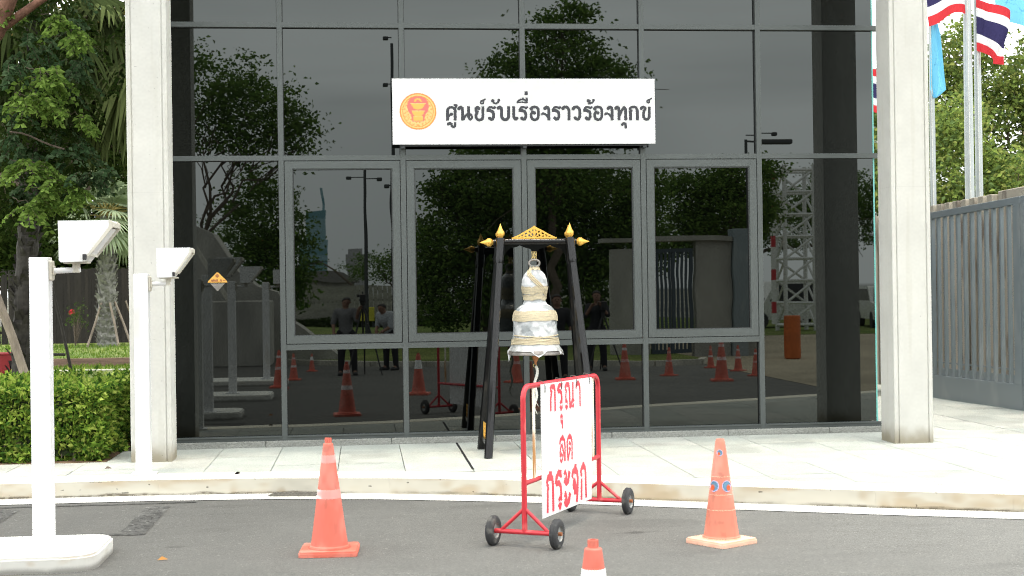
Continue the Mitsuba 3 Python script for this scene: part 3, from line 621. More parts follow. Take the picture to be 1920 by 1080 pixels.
band(1.435, 1.535, 1, lab='wide twine band round the shoulder'); band(1.640, 1.690, 2); band(1.695, 1.770, 3, 0.009); band(1.205, 1.262, 4); band(1.935, 1.965, 5, 0.008)
ang = np.linspace(-2.6, -0.6, 14)
part(BL, 'twine_strand', cat([tube([(bo[0]+(np.interp(z, pf[:, 1], pf[:, 0])+0.008)*math.cos(a), BY+(np.interp(z, pf[:, 1], pf[:, 0])+0.008)*math.sin(a), z) for a, z in zip(ang, np.linspace(1.945, 1.70, 14)+dz)], 0.008, 6) for dz in (0, -0.022, 0.02)]), 'mat_twine', 40)
part(BL, 'twine_strand', cat([tube([(bo[0]+(np.interp(z, pf[:, 1], pf[:, 0])+0.012)*math.cos(a), BY+(np.interp(z, pf[:, 1], pf[:, 0])+0.012)*math.sin(a), z) for a, z in zip(np.linspace(-2.8, -0.4, 16), np.linspace(*zr, 16))], 0.006, 6) for zr in ((1.215, 1.27), (1.275, 1.225), (1.25, 1.30), (1.30, 1.265))]), 'mat_twine', 40)
part(BL, 'ring', tube([(bo[0]+0.052*math.cos(a), BY, 2.0+0.035*math.sin(a)) for a in np.linspace(0, 2*math.pi, 22)], 0.011, 8), 'mat_bronze', 40)
for k in range(6):
    z = 2.045+k*0.028
    for s in (-1, 1):
        a0 = (k % 2)*math.pi/2+0.5
        part(BL, 'chain_link', tube([(bo[0]+s*0.013+0.012*math.cos(t)*math.cos(a0), BY+0.012*math.cos(t)*math.sin(a0), z+0.020*math.sin(t)) for t in np.linspace(0, 2*math.pi, 14)], 0.0042, 6), 'mat_brass', 40)
part(BL, 'clapper', lathe([(0.0, 1.005), (0.010, 1.010), (0.012, 1.03), (0.034, 1.075), (0.040, 1.10), (0.020, 1.13), (0.0, 1.14)], 16, bo), 'mat_copper', 50)
part(BL, 'clapper_ring', tube([(bo[0]-0.008+0.016*math.cos(a), BY, 1.00+0.016*math.sin(a)) for a in np.linspace(0, 2*math.pi, 14)], 0.004, 6), 'mat_brass', 40)
rp = [(bo[0]+0.006-0.0035*k*0.2+0.012*math.sin(k*0.5), BY, 0.99-0.018*k) for k in range(23)]
part(BL, 'pull_rope', cat([tube([(x+0.007*math.cos(i*1.3+f), y+0.007*math.sin(i*1.3+f), z) for i, (x, y, z) in enumerate(smooth_pts(rp, 1))], 0.0085, 7) for f in (0, 2.1, 4.2)]+[tube([rp[-1], (rp[-1][0]+0.01+0.02*k, BY, rp[-1][2]-0.05-0.02*k)], [0.006, 0.002], 5) for k in (0, 1)]+[tube([rp[-4], (rp[-4][0]+0.03, BY-0.01, rp[-4][2]-0.05)], [0.005, 0.002], 5)]), 'mat_rope', 40)

# ------------------------------------------------------------------ wheeled barrier sign
WB = thing('wheeled_sign', 'red tubular sign frame on four wheels carrying a white board with red lettering', 'sign')
A0, TT, NN = np.array([1.066, -5.354]), np.array([0.47606, 0.87942]), np.array([0.87942, -0.47606]); BLn = 1.5545
def W3(s, o, z): return np.array([*(A0+TT*s+NN*o), z])
def tb(pts, r=0.0185, seg=12): return tube([W3(*p) for p in pts], r, seg)
arc = [(0.09-0.09*math.cos(a), 0, 0.99+0.09*math.sin(a)) for a in np.linspace(0, math.pi/2, 7)]
arc2 = [(BLn-p[0], 0, p[2]-0.012) for p in arc[::-1]]
part(WB, 'frame_tube', tb([(0, 0, 0.10), (0, 0, 0.5)]+arc+arc2+[(BLn, 0, 0.5), (BLn, 0, 0.10)], 0.0185, 14), 'mat_red_paint', 40)
part(WB, 'cross_rail', tb([(0.0, 0, 0.428), (BLn, 0, 0.437)], 0.0165), 'mat_red_paint', 40)
for s, zb in ((0.0, 0.262), (BLn, 0.245)):
    part(WB, 'axle', tb([(s, -0.235, 0.10), (s, 0.235, 0.10)], 0.0165), 'mat_red_paint', 40)
    for o in (-1, 1):
        part(WB, 'brace', tb([(s, 0, zb), (s, o*0.175, 0.105)], 0.0125), 'mat_red_paint', 40)
        wz = [(0.052, -0.026), (0.080, -0.027), (0.093, -0.022), (0.1005, -0.010), (0.1010, 0.0), (0.1005, 0.010), (0.093, 0.022), (0.080, 0.027), (0.052, 0.026)]
        M = np.eye(4); M[:3, 0] = [*TT, 0]; M[:3, 1] = [0, 0, 1]; M[:3, 2] = np.cross(M[:3, 0], M[:3, 1]); M[:3, 3] = W3(s, o*0.232, 0.101)
        W = fresh(WB, 'wheel')
        def wl(prf, seg=32):
            m = lathe(prf, seg); m.apply_transform(M); return m
        grv = [(0.1015, z) for z in (-0.012, -0.004, 0.004, 0.012)]
        part(W, 'tyre', cat([wl(wz)]+[wl([(0.099, z-0.002), (0.1022, z-0.001), (0.1022, z+0.001), (0.099, z+0.002)]) for _, z in grv]), 'mat_rubber', 40)
        part(W, 'rim', wl([(0.012, -0.012), (0.050, -0.012), (0.056, -0.024), (0.058, -0.024), (0.058, 0.024), (0.056, 0.024), (0.050, 0.012), (0.012, 0.012)]), 'mat_rim', 40)
        part(W, 'hub', wl([(0.0, -0.036), (0.012, -0.036), (0.013, 0.036), (0.0, 0.036)], 12), 'mat_rust', 40)
for s in (0.185, 1.418):
    part(WB, 'flat_bar', plate(sbox(s-0.020, 0.437, s+0.020, 1.066), 0.006, (A0[0]+NN[0]*0.0, A0[1]+NN[1]*0.0, 0), (*TT, 0), (0, 0, 1)), 'mat_rust_strip')
bpoly = Polygon([(0.258, 1.082), (0.256, 0.152), (1.288, 0.147), (1.325, 1.068)])
part(WB, 'board', plate(bpoly, 0.004, W3(0, 0.027, 0), (*TT, 0), (0, 0, 1)), 'mat_white_board', label='white board with red hand lettering')
BT = [(27,[(442,883),(444,972),(463,1009)]),(27,[(436,1033),(459,1058),(487,1067),(514,1054),(529,1021),(530,876)]),(49,[(467,1057),(487,1064),(508,1054)]),(23,[(436,1033),(467,1015),(457,1006)]),(31,[(681,1053),(636,1059),(600,1038),(586,1010)]),(41,[(666,1051),(674,1043)]),(28,[(586,1011),(634,1010),(660,994),(666,958),(667,919)]),(14,[(630,920),(654,942)]),(24,[(627,905),(649,878),(680,901)]),(27,[(739,1023),(758,1048),(792,1058),(818,1041),(831,986),(836,874)]),(41,[(774,1051),(805,1049)]),(21,[(739,1023),(763,1001),(751,974),(749,917)]),(21,[(759,937),(784,914)]),(25,[(742,899),(764,877),(785,896)]),(29,[(836,875),(873,910),(905,937)]),(25,[(903,1058),(900,937)]),(17,[(903,937),(923,914)]),(17,[(918,898),(906,879),(872,887)]),(24,[(969,1005),(981,1037),(1014,1052),(1044,1029),(1055,984),(1054,868)]),(37,[(996,1045),(1028,1043)]),(22,[(633,819),(657,833),(679,817)]),(20,[(676,803),(671,737)]),(24,[(638,800),(670,777)]),(24,[(610,632),(630,663),(672,680),(707,652),(720,612),(717,500)]),(33,[(653,670),(690,667)]),(22,[(711,502),(686,571),(657,622),(632,609),(619,578),(620,540)]),(20,[(622,540),(646,559),(671,539)]),(18,[(615,523),(642,501),(668,527)]),(23,[(865,494),(868,619),(854,653),(820,676),(785,660),(765,630),(769,562),(778,495)]),(34,[(801,667),(839,663)]),(22,[(778,495),(810,548),(838,583)]),(17,[(796,607),(818,624),(841,604)]),(22,[(798,589),(816,574),(835,582)]),(30,[(355,178),(361,336),(380,358)]),(36,[(343,381),(368,422),(416,437),(454,407),(464,362),(465,173)]),(61,[(388,432),(442,425)]),(26,[(343,381),(380,358)]),(38,[(638,423),(582,434),(539,404),(519,355)]),(47,[(624,419),(615,394)]),(35,[(522,358),(587,360),(620,330),(628,277),(624,226)]),(25,[(574,230),(610,258)]),(31,[(573,211),(601,177),(629,214)]),(24,[(693,403),(714,426),(739,397),(734,364)]),(41,[(694,371),(736,338),(776,351),(805,415)]),(65,[(737,356),(742,344)]),(26,[(694,242),(716,271),(737,240),(731,214)]),(41,[(693,220),(736,184),(783,200),(813,257)]),(76,[(731,207),(741,190)]),(35,[(858,361),(884,405),(933,425),(970,387),(980,336),(974,253),(952,171)]),(67,[(910,417),(955,412)]),(29,[(904,350),(885,318),(892,271)]),(33,[(904,348),(935,292),(963,266)]),(67,[(898,269),(954,263)]),(30,[(1055,172),(1064,329)]),(32,[(1040,370),(1068,406),(1107,428),(1141,401),(1153,357),(1159,173)]),(51,[(1086,421),(1126,416)]),(27,[(1044,370),(1078,349)])]
part(WB, 'lettering', plate(strokes([(1.12*max(w, 19)/1000, [(a/1000, b/1000) for a, b in p]) for w, p in BT]).intersection(bpoly.buffer(-0.01)), 0.0015, W3(0, 0.0305, 0), (*TT, 0), (0, 0, 1)), 'mat_print_red')
for s in (0.33, 0.66, 0.98, 1.26):
    part(WB, 'wire_tie', tb([(s, 0.034, 1.02), (s, 0.036, 1.06), (s+0.004, 0.022, 1.098), (s+0.006, -0.012, 1.102), (s+0.004, -0.022, 1.075), (s+0.002, 0.0, 1.052)], 0.003, 5), 'mat_wire', 40)

# ------------------------------------------------------------------ traffic cones
def cone_mesh(h, rb, rt, tip_r, tip_h, thick=0.0):
    z0 = 0.036
    return lathe([(rb+0.012, z0-0.006), (rb+0.010, z0+0.012), (rb, z0+0.018), (rt, h-tip_h-0.004), (rt-0.004, h-tip_h), (tip_r+0.002, h-tip_h+0.001), (tip_r, h-tip_h+0.004), (tip_r*0.96, h), (tip_r*0.7, h), (tip_r*0.65, h-0.04), (0.0, h-0.04)], 40)
def cone_base(s, t=0.034):
    g = sbox(-s/2, -s/2, s/2, s/2).buffer(-0.03).buffer(0.03, quad_segs=4); lo = extr(g, t*0.7)
    g2 = g.buffer(-0.008); up = extr(g2, t*0.3); up.apply_translation((0, 0, t*0.7+0.0005)); 
    g3 = Point(0, 0).buffer(s*0.37, 16); r3 = extr(g3, 0.008); r3.apply_translation((0, 0, t+0.0008))
    return cat([lo, up, r3])
def rad(h, rb, rt, tip_h, z): return rb+(rt-rb)*(z-0.054)/(h-tip_h-0.004-0.054)
def cone_band(h, rb, rt, tip_h, z0, z1, k=0.0018):
    r0, r1 = rad(h, rb, rt, tip_h, z0)+k, rad(h, rb, rt, tip_h, z1)+k
    return lathe([(r0-k-0.001, z0), (r0, z0+0.001), (r1, z1-0.001), (r1-k-0.001, z1)], 40)
def make_cone(name, pos, ang, dims, bands, mats, label, group=None):
    h, rb, rt, tr, th, bs = dims
    k = thing(name, label, 'traffic cone', group); M = T().translate(list(pos)).rotate([0, 0, 1], ang)
    part(k, 'cone', cone_mesh(h, rb, rt, tr, th), mats[0], 35); part(k, 'base', cone_base(bs), mats[1], 35)
    for z0, z1 in bands: part(k, 'band', cone_band(h, rb, rt, th, z0, z1), mats[2], 35)
    nt = 7
    part(k, 'tip_ribs', cat([rotz(box(tr*0.9, tr*1.08, -0.0022, 0.0022, h-th+0.006, h-0.003), 2*math.pi*i/nt) for i in range(nt)]), mats[0])
    for q in [q for q in scene if q.startswith(k+'__')]: scene[q]['to_world'] = M
    return k
D1 = (0.765, 0.123, 0.033, 0.022, 0.036, 0.385)
CN1 = make_cone('traffic_cone', (-0.245, -5.316, 0.002), -3.0, D1, ((0.365, 0.425), (0.600, 0.652)), ('mat_cone', 'mat_cone', 'mat_band'), 'orange traffic cone with two whitish bands left of the wheeled sign')
D2 = (0.705, 0.119, 0.032, 0.028, 0.012, 0.355)
CN2 = make_cone('traffic_cone', (2.40, -5.444, 0.002), 33.0, D2, (), ('mat_cone_faded', 'mat_cone_base_faded', 'mat_band'), 'faded pinkish traffic cone with blue and red stickers right of the wheeled sign')
MC2 = T().translate([2.40, -5.444, 0.002])
for z in (0.452, 0.332, 0.228):
    k = part(CN2, 'seam', cone_band(*D2[:3], 0.012, z, z+0.004, 0.0022), 'mat_cone_base_faded', 35); scene[k]['to_world'] = MC2
def sticker(g, k, name, mt, a0, z0):
    m = extr(g.segmentize(0.006), 0.0008); v = m.vertices.copy()
    z = z0+v[:, 1]; r = rad(*D2[:3], 0.012, z)+k+v[:, 2]; a = a0+v[:, 0]/np.maximum(r, 0.02)
    m.vertices = np.c_[r*np.cos(a), r*np.sin(a), z]
    q = part(CN2, name, m, mt); scene[q]['to_world'] = MC2
view = math.atan2(-9.456, -2.40)
for a, z, s, f in ((-0.053, 0.392, 1.35, 1), (0.050, 0.392, 1.35, -1), (-0.004, 0.615, 0.75, 1)):
    crescent = Point(0, 0).buffer(0.024*s, 10).difference(Point(-f*0.010*s, -0.008*s).buffer(0.017*s, 8)); rim = Point(0, 0).buffer(0.028*s, 10); dot = Point(-f*0.008*s, -0.010*s).buffer(0.013*s, 8)
    aa = view+a/rad(*D2[:3], 0.012, z)*0.9
    sticker(rim, 0.0022, 'sticker_rim', 'mat_sticker_pale', aa, z); sticker(crescent, 0.0032, 'sticker', 'mat_sticker_blue', aa, z); sticker(dot, 0.0042, 'sticker_dot', 'mat_sticker_red', aa, z)
D3 = (0.705, 0.118, 0.036, 0.0215, 0.034, 0.37)
CN3 = make_cone('traffic_cone', (0.926, -9.129, 0.002), 12.0, D3, ((0.44, 0.588),), ('mat_cone', 'mat_cone', 'mat_band_white'), 'orange traffic cone with a white band, cut off by the bottom edge of the photo')

# ------------------------------------------------------------------ white reader posts
def make_post(name, x, y, z0, label, group, dz=0.0, hs=(0.9, 1.0, 1.1)):
    k = thing(name, label, 'post', group)
    L = []
    M = T().translate([x, y, z0])
    def P(n, m, mt, sm=False): q = part(k, n, m, mt, sm); scene[q]['to_world'] = M
    P('column', box(-0.063, 0.063, -0.063, 0.063, 0.0, 1.845+dz, 0.004), 'mat_white_paint')
    P('base_plate', box(-0.11, 0.11, -0.11, 0.11, 0.0, 0.012, 0.003), 'mat_white_paint')
    M0, M = M, T().translate([x, y, z0+dz-0.012])
    def P(n, m, mt, sm=False): q = part(k, n, m, mt, sm); scene[q]['to_world'] = M
    P('collar', cat([box(0.0635, 0.082, -0.055, 0.055, 1.70, 1.835, 0.008), box(0.0825, 0.092, -0.035, 0.035, 1.735, 1.80, 0.006)]), 'mat_cream_paint')
    P('arm', tube([(0.09, 0, 1.765), (0.262, 0, 1.772)], [0.020, 0.018], 14), 'mat_white_paint', 40)
    P('swivel', cat([tube([(0.235, 0, 1.752), (0.235, 0, 1.812)], 0.026, 16), box(0.16, 0.32, -0.06, 0.06, 1.812, 1.826, 0.003)]), 'mat_cream_paint', 40)
    MH = T().translate([x+0.148-0.108*hs[0], y, z0+dz-0.020+1.83*(1-hs[2])]).scale(list(hs))
    H = fresh(k, 'reader_head')
    hp = Polygon([(0.108, 2.072), (0.112, 1.838), (0.125, 1.828), (0.285, 1.832), (0.318, 1.862), (0.478, 2.022), (0.490, 2.040), (0.490, 2.074)])
    q = part(H, 'hood', plate(hp, 0.30, (0, 0.15, 0), (1, 0, 0), (0, 0, 1)), 'mat_white_paint'); scene[q]['to_world'] = MH
    rim = Polygon([(0.330, 1.858), (0.318, 1.868), (0.486, 2.036), (0.486, 2.078), (0.512, 2.062), (0.512, 2.030)])
    rb = [plate(rim, 0.022, (0, 0.158-0.294*i, 0), (1, 0, 0), (0, 0, 1)) for i in (0, 1)]+[box(0.488, 0.511, -0.135, 0.135, 2.034, 2.060), box(0.322, 0.340, -0.135, 0.135, 1.862, 1.876)]
    q = part(H, 'rim', cat(rb), 'mat_cream_paint'); scene[q]['to_world'] = MH
    q = part(H, 'screen', plate(Polygon([(0.330, 1.878), (0.326, 1.882), (0.484, 2.038), (0.488, 2.034)]), 0.26, (0, 0.13, 0), (1, 0, 0), (0, 0, 1)), 'mat_car_glass'); scene[q]['to_world'] = MH
    q = part(H, 'latch', box(0.288, 0.318, -0.165, -0.15, 1.84, 1.875, 0.004), 'mat_black_plastic'); scene[q]['to_world'] = MH
    return k
make_post('reader_post', -2.155, -5.06, 0.10, 'tall white post with a hooded reader box on the near rounded island', 'white reader posts along the lane', 0.058, (0.88, 1.0, 1.13))
make_post('reader_post', -1.952, -2.02, PZ+0.003, 'white post with a hooded reader box standing on the kerb before the left column', 'white reader posts along the lane', -0.068, (0.76, 0.8, 1.07))
def island(name, x0, x1, y0, y1, lab, h=0.10):
    g = sbox(x0, y0, x1, y1).buffer(-0.18).buffer(0.18, quad_segs=8); a = extr(g, h-0.015); g2 = g.buffer(-0.015); b = extr(g2, 0.0148); b.apply_translation((0, 0, h-0.0148))
    k = thing(name, lab, 'island'); put(k, cat([a, b]), 'mat_island'); return k
island('traffic_island', -4.4, -1.71, -5.72, -4.86, 'low white rounded concrete island at the bottom left under the reader post')

# ------------------------------------------------------------------ hedge
rng = np.random.default_rng(21)
HG = thing('hedge', 'clipped bright green box hedge beside the left column', 'hedge')
hx0, hx1, hy0, hy1, hz0, hz1 = -5.4, -2.50, -0.90, 1.75, 0.16, 0.86
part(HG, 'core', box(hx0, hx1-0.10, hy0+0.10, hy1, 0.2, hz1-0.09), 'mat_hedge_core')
C, N = [], []
def face(n, f):
    p, nn = f(n); bump = meshkit.fbm(p*np.array([4.5, 4.5, 5.5]), 3, 3)
    p = p+nn*((bump-0.55)*0.30)[:, None]-nn*np.abs(rng.normal(size=(n, 1)))*0.06
    C.append(p); d = nn*0.55+rng.normal(size=(n, 3))*0.55; d[:, 2] += 0.18; N.append(d)
U = rng.uniform
face(9000, lambda n: (np.c_[U(hx0+0.6, hx1, n), np.full(n, hy0), U(hz0, hz1, n)], np.tile([0, -1.0, 0.15], (n, 1))))
face(10000, lambda n: (np.c_[U(hx0, hx1, n), U(hy0, hy1, n), np.full(n, hz1)], np.tile([0, 0, 1.0], (n, 1))))
face(6000, lambda n: (np.c_[np.full(n, hx1), U(hy0, hy1, n), U(hz0, hz1, n)], np.tile([1.0, 0, 0.1], (n, 1))))
C, N = np.vstack(C), np.vstack(N)
lc = np.array([(0.20, 0.325, 0.05), (0.11, 0.205, 0.03), (0.29, 0.40, 0.065), (0.055, 0.12, 0.022), (0.41, 0.49, 0.11)])
m, c = leaves(C, N, rng.uniform(0.030, 0.080, len(C)), 0.55, rng, lc, 0.3)
part(HG, 'foliage', m, 'mat_leaf', stuff=True, color=c)
st = [tube([(x, y, 0.1), (x+0.03*rng.normal(), y+0.02, 0.40)], 0.008, 5) for x, y in zip(U(-4.5, -2.7, 40), U(-0.82, -0.80, 40))]
part(HG, 'stem', cat(st), 'mat_bark', stuff=True)
struct('hedge_bed', box(-9, -2.47, -0.97, 6, 0.0, 0.152), 'mat_soil', label='brown mulch under the hedge')
struct('lawn', cat([sheet([(-40, 6), (-2.6, 6), (-2.6, 16.2), (-40, 16.2)], 0.15), sheet([(-40, 16.32), (-2.6, 16.32), (-2.6, 18), (-40, 18)], 0.155), sheet([(-60, 18.06), (-2.0, 18.06), (-2.0, 60), (-60, 60)], 0.27)]), 'mat_grass', label='lawn behind the hedge at the left')
struct('path', sheet([(-14, 0), (-2.1, 0), (-2.1, 6.2), (-14, 6.2)], 0.02), 'mat_soil')
struct('lawn_edging', box(-30, -2.2, 16.2, 16.32, 0.0, 0.175, 0.01), 'mat_concrete_light', label='thin pale concrete edging in the lawn')
TW = thing('timber_edging', 'long brown timber plank edging across the lawn behind the hedge', 'edging')
x = -14.0
while x < -2.6:
    part(TW, 'plank', box(x+0.004, x+2.2-0.004, 18.0, 18.06, 0.13, 0.345, 0.006), 'mat_timber'); x += 2.2
gb = np.random.default_rng(31); n = 5200
C = np.c_[gb.uniform(-11, -3.2, n), np.where(gb.uniform(size=n) < 0.3, gb.uniform(16.4, 17.95, n), gb.uniform(18.1, 29, n)), np.zeros(n)]; C[:, 2] = np.where(C[:, 1] > 18, 0.27, 0.155)
m, c = leaves(C, np.c_[gb.normal(size=(n, 2))*0.3, np.ones(n)], gb.uniform(0.05, 0.12, n), 0.22, gb, np.array([(0.13, 0.22, 0.03), (0.20, 0.27, 0.05), (0.09, 0.17, 0.02)]))
struct('lawn_grass', m, 'mat_leaf', kind='stuff', label='short grass blades on the lawn', color=c)
# slatted fence at the back of the garden
FN = thing('slatted_fence', 'dark brown vertical board fence at the back of the garden on the left', 'fence')
fr = np.random.default_rng(2); x = -16.0; ms = ('mat_dark_wood', 'mat_dark_wood_b')
while x < -5.6:
    w = fr.uniform(0.10, 0.125); yo = fr.uniform(0, 0.02)
    part(FN, 'board', box(x, x+w-(0.030 if fr.uniform() < 0.06 else 0.003), 31.0-yo, 31.03, 0.20, 2.62+fr.uniform(-0.02, 0.02)), ms[fr.integers(0, 2)]); x += w
part(FN, 'rail', cat([box(-16, -5.6, 31.05, 31.10, z, z+0.09) for z in (0.6, 2.2)]), 'mat_dark_wood')
part(FN, 'post', cat([box(xx, xx+0.1, 31.11, 31.2, 0.1, 2.6) for xx in np.arange(-16, -5.6, 2.0)]), 'mat_dark_wood')
BN = thing('red_bin', 'dark red bin at the left edge behind the hedge', 'bin')
part(BN, 'body', trimesh.convex.convex_hull(np.array([(-6.95, 12.6, 0.15), (-6.52, 12.6, 0.15), (-6.52, 13.0, 0.15), (-6.95, 13.0, 0.15), (-6.98, 12.57, 0.66), (-6.49, 12.57, 0.66), (-6.49, 13.03, 0.66), (-6.98, 13.03, 0.66)])), 'mat_bin')
part(BN, 'rim', box(-7.0, -6.47, 12.55, 13.05, 0.662, 0.70, 0.01), 'mat_bin')

# ------------------------------------------------------------------ palms
def fan_leaf(o, d, L, R, rng, nseg=22, spread=2.6, droop=0.5, col=(0.1, 0.15, 0.05), up=None):
    """a fan palm frond: petiole from o along d, length L, then a fan of radius R"""
    d = np.array(d, float)/np.linalg.norm(d); a = np.array([0, 0, 1.0]); s = np.cross(d, a); s /= np.linalg.norm(s)+1e-9; u = np.cross(s, d)
    ph = 0.25*rng.normal(); s, u = s*math.cos(ph)+u*math.sin(ph), u*math.cos(ph)-s*math.sin(ph)
    path = [np.array(o)+d*L*t-np.array([0, 0, 0.25*L*t*t]) for t in np.linspace(0, 1, 5)]; tip = path[-1]; d2 = path[-1]-path[-2]; d2 /= np.linalg.norm(d2)
    V, F, Cc = [], [], []; pt_ = tube(path, np.linspace(0.022, 0.012, 5), 5); V.append(pt_.vertices); F.append(pt_.faces); Cc.append(np.tile(np.array([0.20, 0.17, 0.06]), (len(pt_.vertices), 1))); k = len(pt_.vertices)
    for i in range(nseg):
        th = (i/(nseg-1)-0.5)*spread*2*0.5+0.02*rng.normal(); r = R*(0.78+0.22*math.cos(th*0.9))*(0.92+0.12*rng.uniform())
        dd = d2*math.cos(th)+s*math.sin(th); w = r*spread/nseg*0.42; ww = np.cross(u, dd)
        q = []
        for t, wt in ((0.03, 0.25), (0.35, 0.8), (0.7, 0.75), (1.0, 0.06)):
            c0 = tip+dd*r*t+u*(0.10*r*t*(1-t))-np.array([0, 0, 1.0])*droop*r*(t**2.4)*(0.5+0.25*rng.uniform())
            q += [c0+ww*w*wt, c0+u*w*0.35*wt, c0-ww*w*wt]
        V.append(np.array(q)); 
        for j in range(3):
            b = k+3*j
            for e in (0, 1): F.append(np.array([[b+e, b+e+1, b+e+4], [b+e, b+e+4, b+e+3]]))
        cc = np.array(col)*(0.8+0.4*rng.uniform()); Cc.append(np.tile(cc, (12, 1))); k += 12
    return trimesh.Trimesh(np.vstack(V), np.vstack(F), process=False), np.clip(np.vstack(Cc), 0.003, 1)
def scaly_trunk(p0, p1, r0, r1, rng, scales=0):
    p0, p1 = np.array(p0, float), np.array(p1, float); n = 40; P = [p0+(p1-p0)*t for t in np.linspace(0, 1, n)]
    r = np.linspace(r0, r1, n)*(1+0.07*np.sin(np.arange(n)*2.4)); out = [tube(P, r, 14)]; L = np.linalg.norm(p1-p0)
    for i in range(scales):
        t = rng.uniform(0.02, 0.98); a = i*2.39996; c = p0+(p1-p0)*t; R = r0+(r1-r0)*t; o = np.array([math.cos(a), math.sin(a), 0]); s = np.array([-o[1], o[0], 0]); w = 0.085*rng.uniform(0.7, 1.2)
        b = c+o*R*0.92; hgt = rng.uniform(0.10, 0.22)
        V = np.array([b-s*w, b+s*w, b+s*w*0.45+o*0.085*rng.uniform(0.5, 1.6)+[0, 0, hgt], b-s*w*0.45+o*0.085*rng.uniform(0.5, 1.6)+[0, 0, hgt], b+o*0.03+[0, 0, hgt*0.3]])
        out.append(trimesh.Trimesh(V, [[0, 1, 4], [1, 2, 4], [2, 3, 4], [3, 0, 4]], process=False))
    return cat(out)
def palm(name, label, base, top, r0, r1, nf, L, R, col, tmat, seed, elev=(-0.6, 1.2), nseg=22, droop=0.5, scales=160, group=None):
    rng = np.random.default_rng(seed); k = thing(name, label, 'palm tree', group)
    part(k, 'trunk', scaly_trunk(base, top, r0, r1, rng, scales), tmat)
    for i in range(nf):
        az = i*2.39996+0.3*rng.normal(); el = elev[1]+(elev[0]-elev[1])*((i+0.5)/nf)+0.1*rng.normal()
        d = (math.cos(az)*math.cos(el), math.sin(az)*math.cos(el), math.sin(el))
        cc = np.array(col)*(0.75+0.5*rng.uniform())
        m, c = fan_leaf(np.array(top)+np.array([0, 0, 0.1*rng.normal()]), d, L*rng.uniform(0.8, 1.15), R*rng.uniform(0.85, 1.1), rng, nseg, 2.7, droop, cc)
        part(k, 'frond', m, 'mat_frond', color=c)
    return k
palm('fan_palm', 'grey trunked fan palm propped with stakes on the lawn left of the column', (-7.53, 28, 0.25), (-7.47, 28, 4.1), 0.27, 0.22, 34, 0.85, 1.15, (0.27, 0.33, 0.20), 'mat_palm_trunk', 4, (-0.35, 1.25), 26, 0.35, 420)
palm('fan_palm', 'tall dark trunked fan palm behind the near white post', (-6.35, 12.4, 0.15), (-6.0, 12.6, 7.2), 0.20, 0.18, 26, 1.2, 1.35, (0.030, 0.042, 0.015), 'mat_palm_dark', 6, (-1.15, 1.1), 24, 0.9, 260)
palm('fan_palm', 'dark fan palm with hanging fronds at the top beside the left column', (-4.25, 13.2, 0.15), (-4.25, 13.4, 6.9), 0.17, 0.16, 34, 1.05, 1.35, (0.075, 0.095, 0.035), 'mat_palm_dark', 9, (-1.15, 0.9), 24, 0.95, 120)
for (p0, p1, r, lab, mt) in (((-8.02, 27.6, 0.25), (-7.62, 27.75, 1.55), 0.035, 'left wooden stake propping the grey fan palm', 'mat_stake'), ((-7.10, 27.5, 0.25), (-7.37, 27.7, 1.55), 0.035, 'wooden stake propping the grey fan palm, just right of its trunk', 'mat_stake'), ((-6.78, 27.8, 0.25), (-7.26, 27.9, 1.58), 0.035, 'second wooden stake to the right of the grey fan palm trunk', 'mat_stake'), ((-6.60, 28.3, 0.25), (-7.0, 28.2, 1.6), 0.03, 'thin rear stake nearest the column by the grey fan palm', 'mat_stake'),
                        ((-5.72, 13.9, 0.15), (-6.15, 14.0, 2.1), 0.032, 'dark slanting prop pole right of the near white post', 'mat_palm_dark'), ((-6.12, 11.9, 0.15), (-6.72, 12.0, 1.9), 0.085, 'thick leaning grey timber prop at the left behind the hedge', 'mat_stake')):
    k = thing('tree_prop', lab, 'stake'); put(k, tube([p0, (np.array(p0)+np.array(p1))/2+0.01, p1], [r, r*0.95, r*0.85], 8), mt, 40)
k = thing('tree_prop', 'dark horizontal prop rail right of the near white post', 'stake'); put(k, tube([(-6.6, 13.9, 0.62), (-5.86, 13.9, 0.60)], 0.028, 8), 'mat_palm_dark', 40)
# red flowered shrub
sr = np.random.default_rng(77); SB = thing('shrub', 'sparse little shrub with a red flower before the board fence', 'shrub')
tw = []; tips = []
for i in range(14):
    a = sr.uniform(0, 6.28); p = np.array([-8.55, 28.6, 0.25]); q = p+np.array([0.35*math.cos(a)*sr.uniform(0.3, 1), 0.35*math.sin(a), sr.uniform(0.6, 1.3)]); tw.append(tube([p, (p+q)/2+[0, 0, 0.08], q], 0.010, 5)); tips.append(q)
part(SB, 'stem', cat(tw), 'mat_bark')
C = np.vstack([t+0.10*sr.normal(size=(14, 3)) for t in tips]); m, c = leaves(C, sr.normal(size=C.shape)+[0, 0, 0.3], 0.085, 0.5, sr, np.array([(0.07, 0.12, 0.03), (0.11, 0.16, 0.05)]))
part(SB, 'foliage', m, 'mat_leaf', stuff=True, color=c)
fl = trimesh.creation.icosphere(1, 0.07); fl.apply_translation((-8.62, 28.5, 1.28)); fl.vertices += 0.02*sr.normal(size=fl.vertices.shape); part(SB, 'flower', fl, 'mat_red_paint')

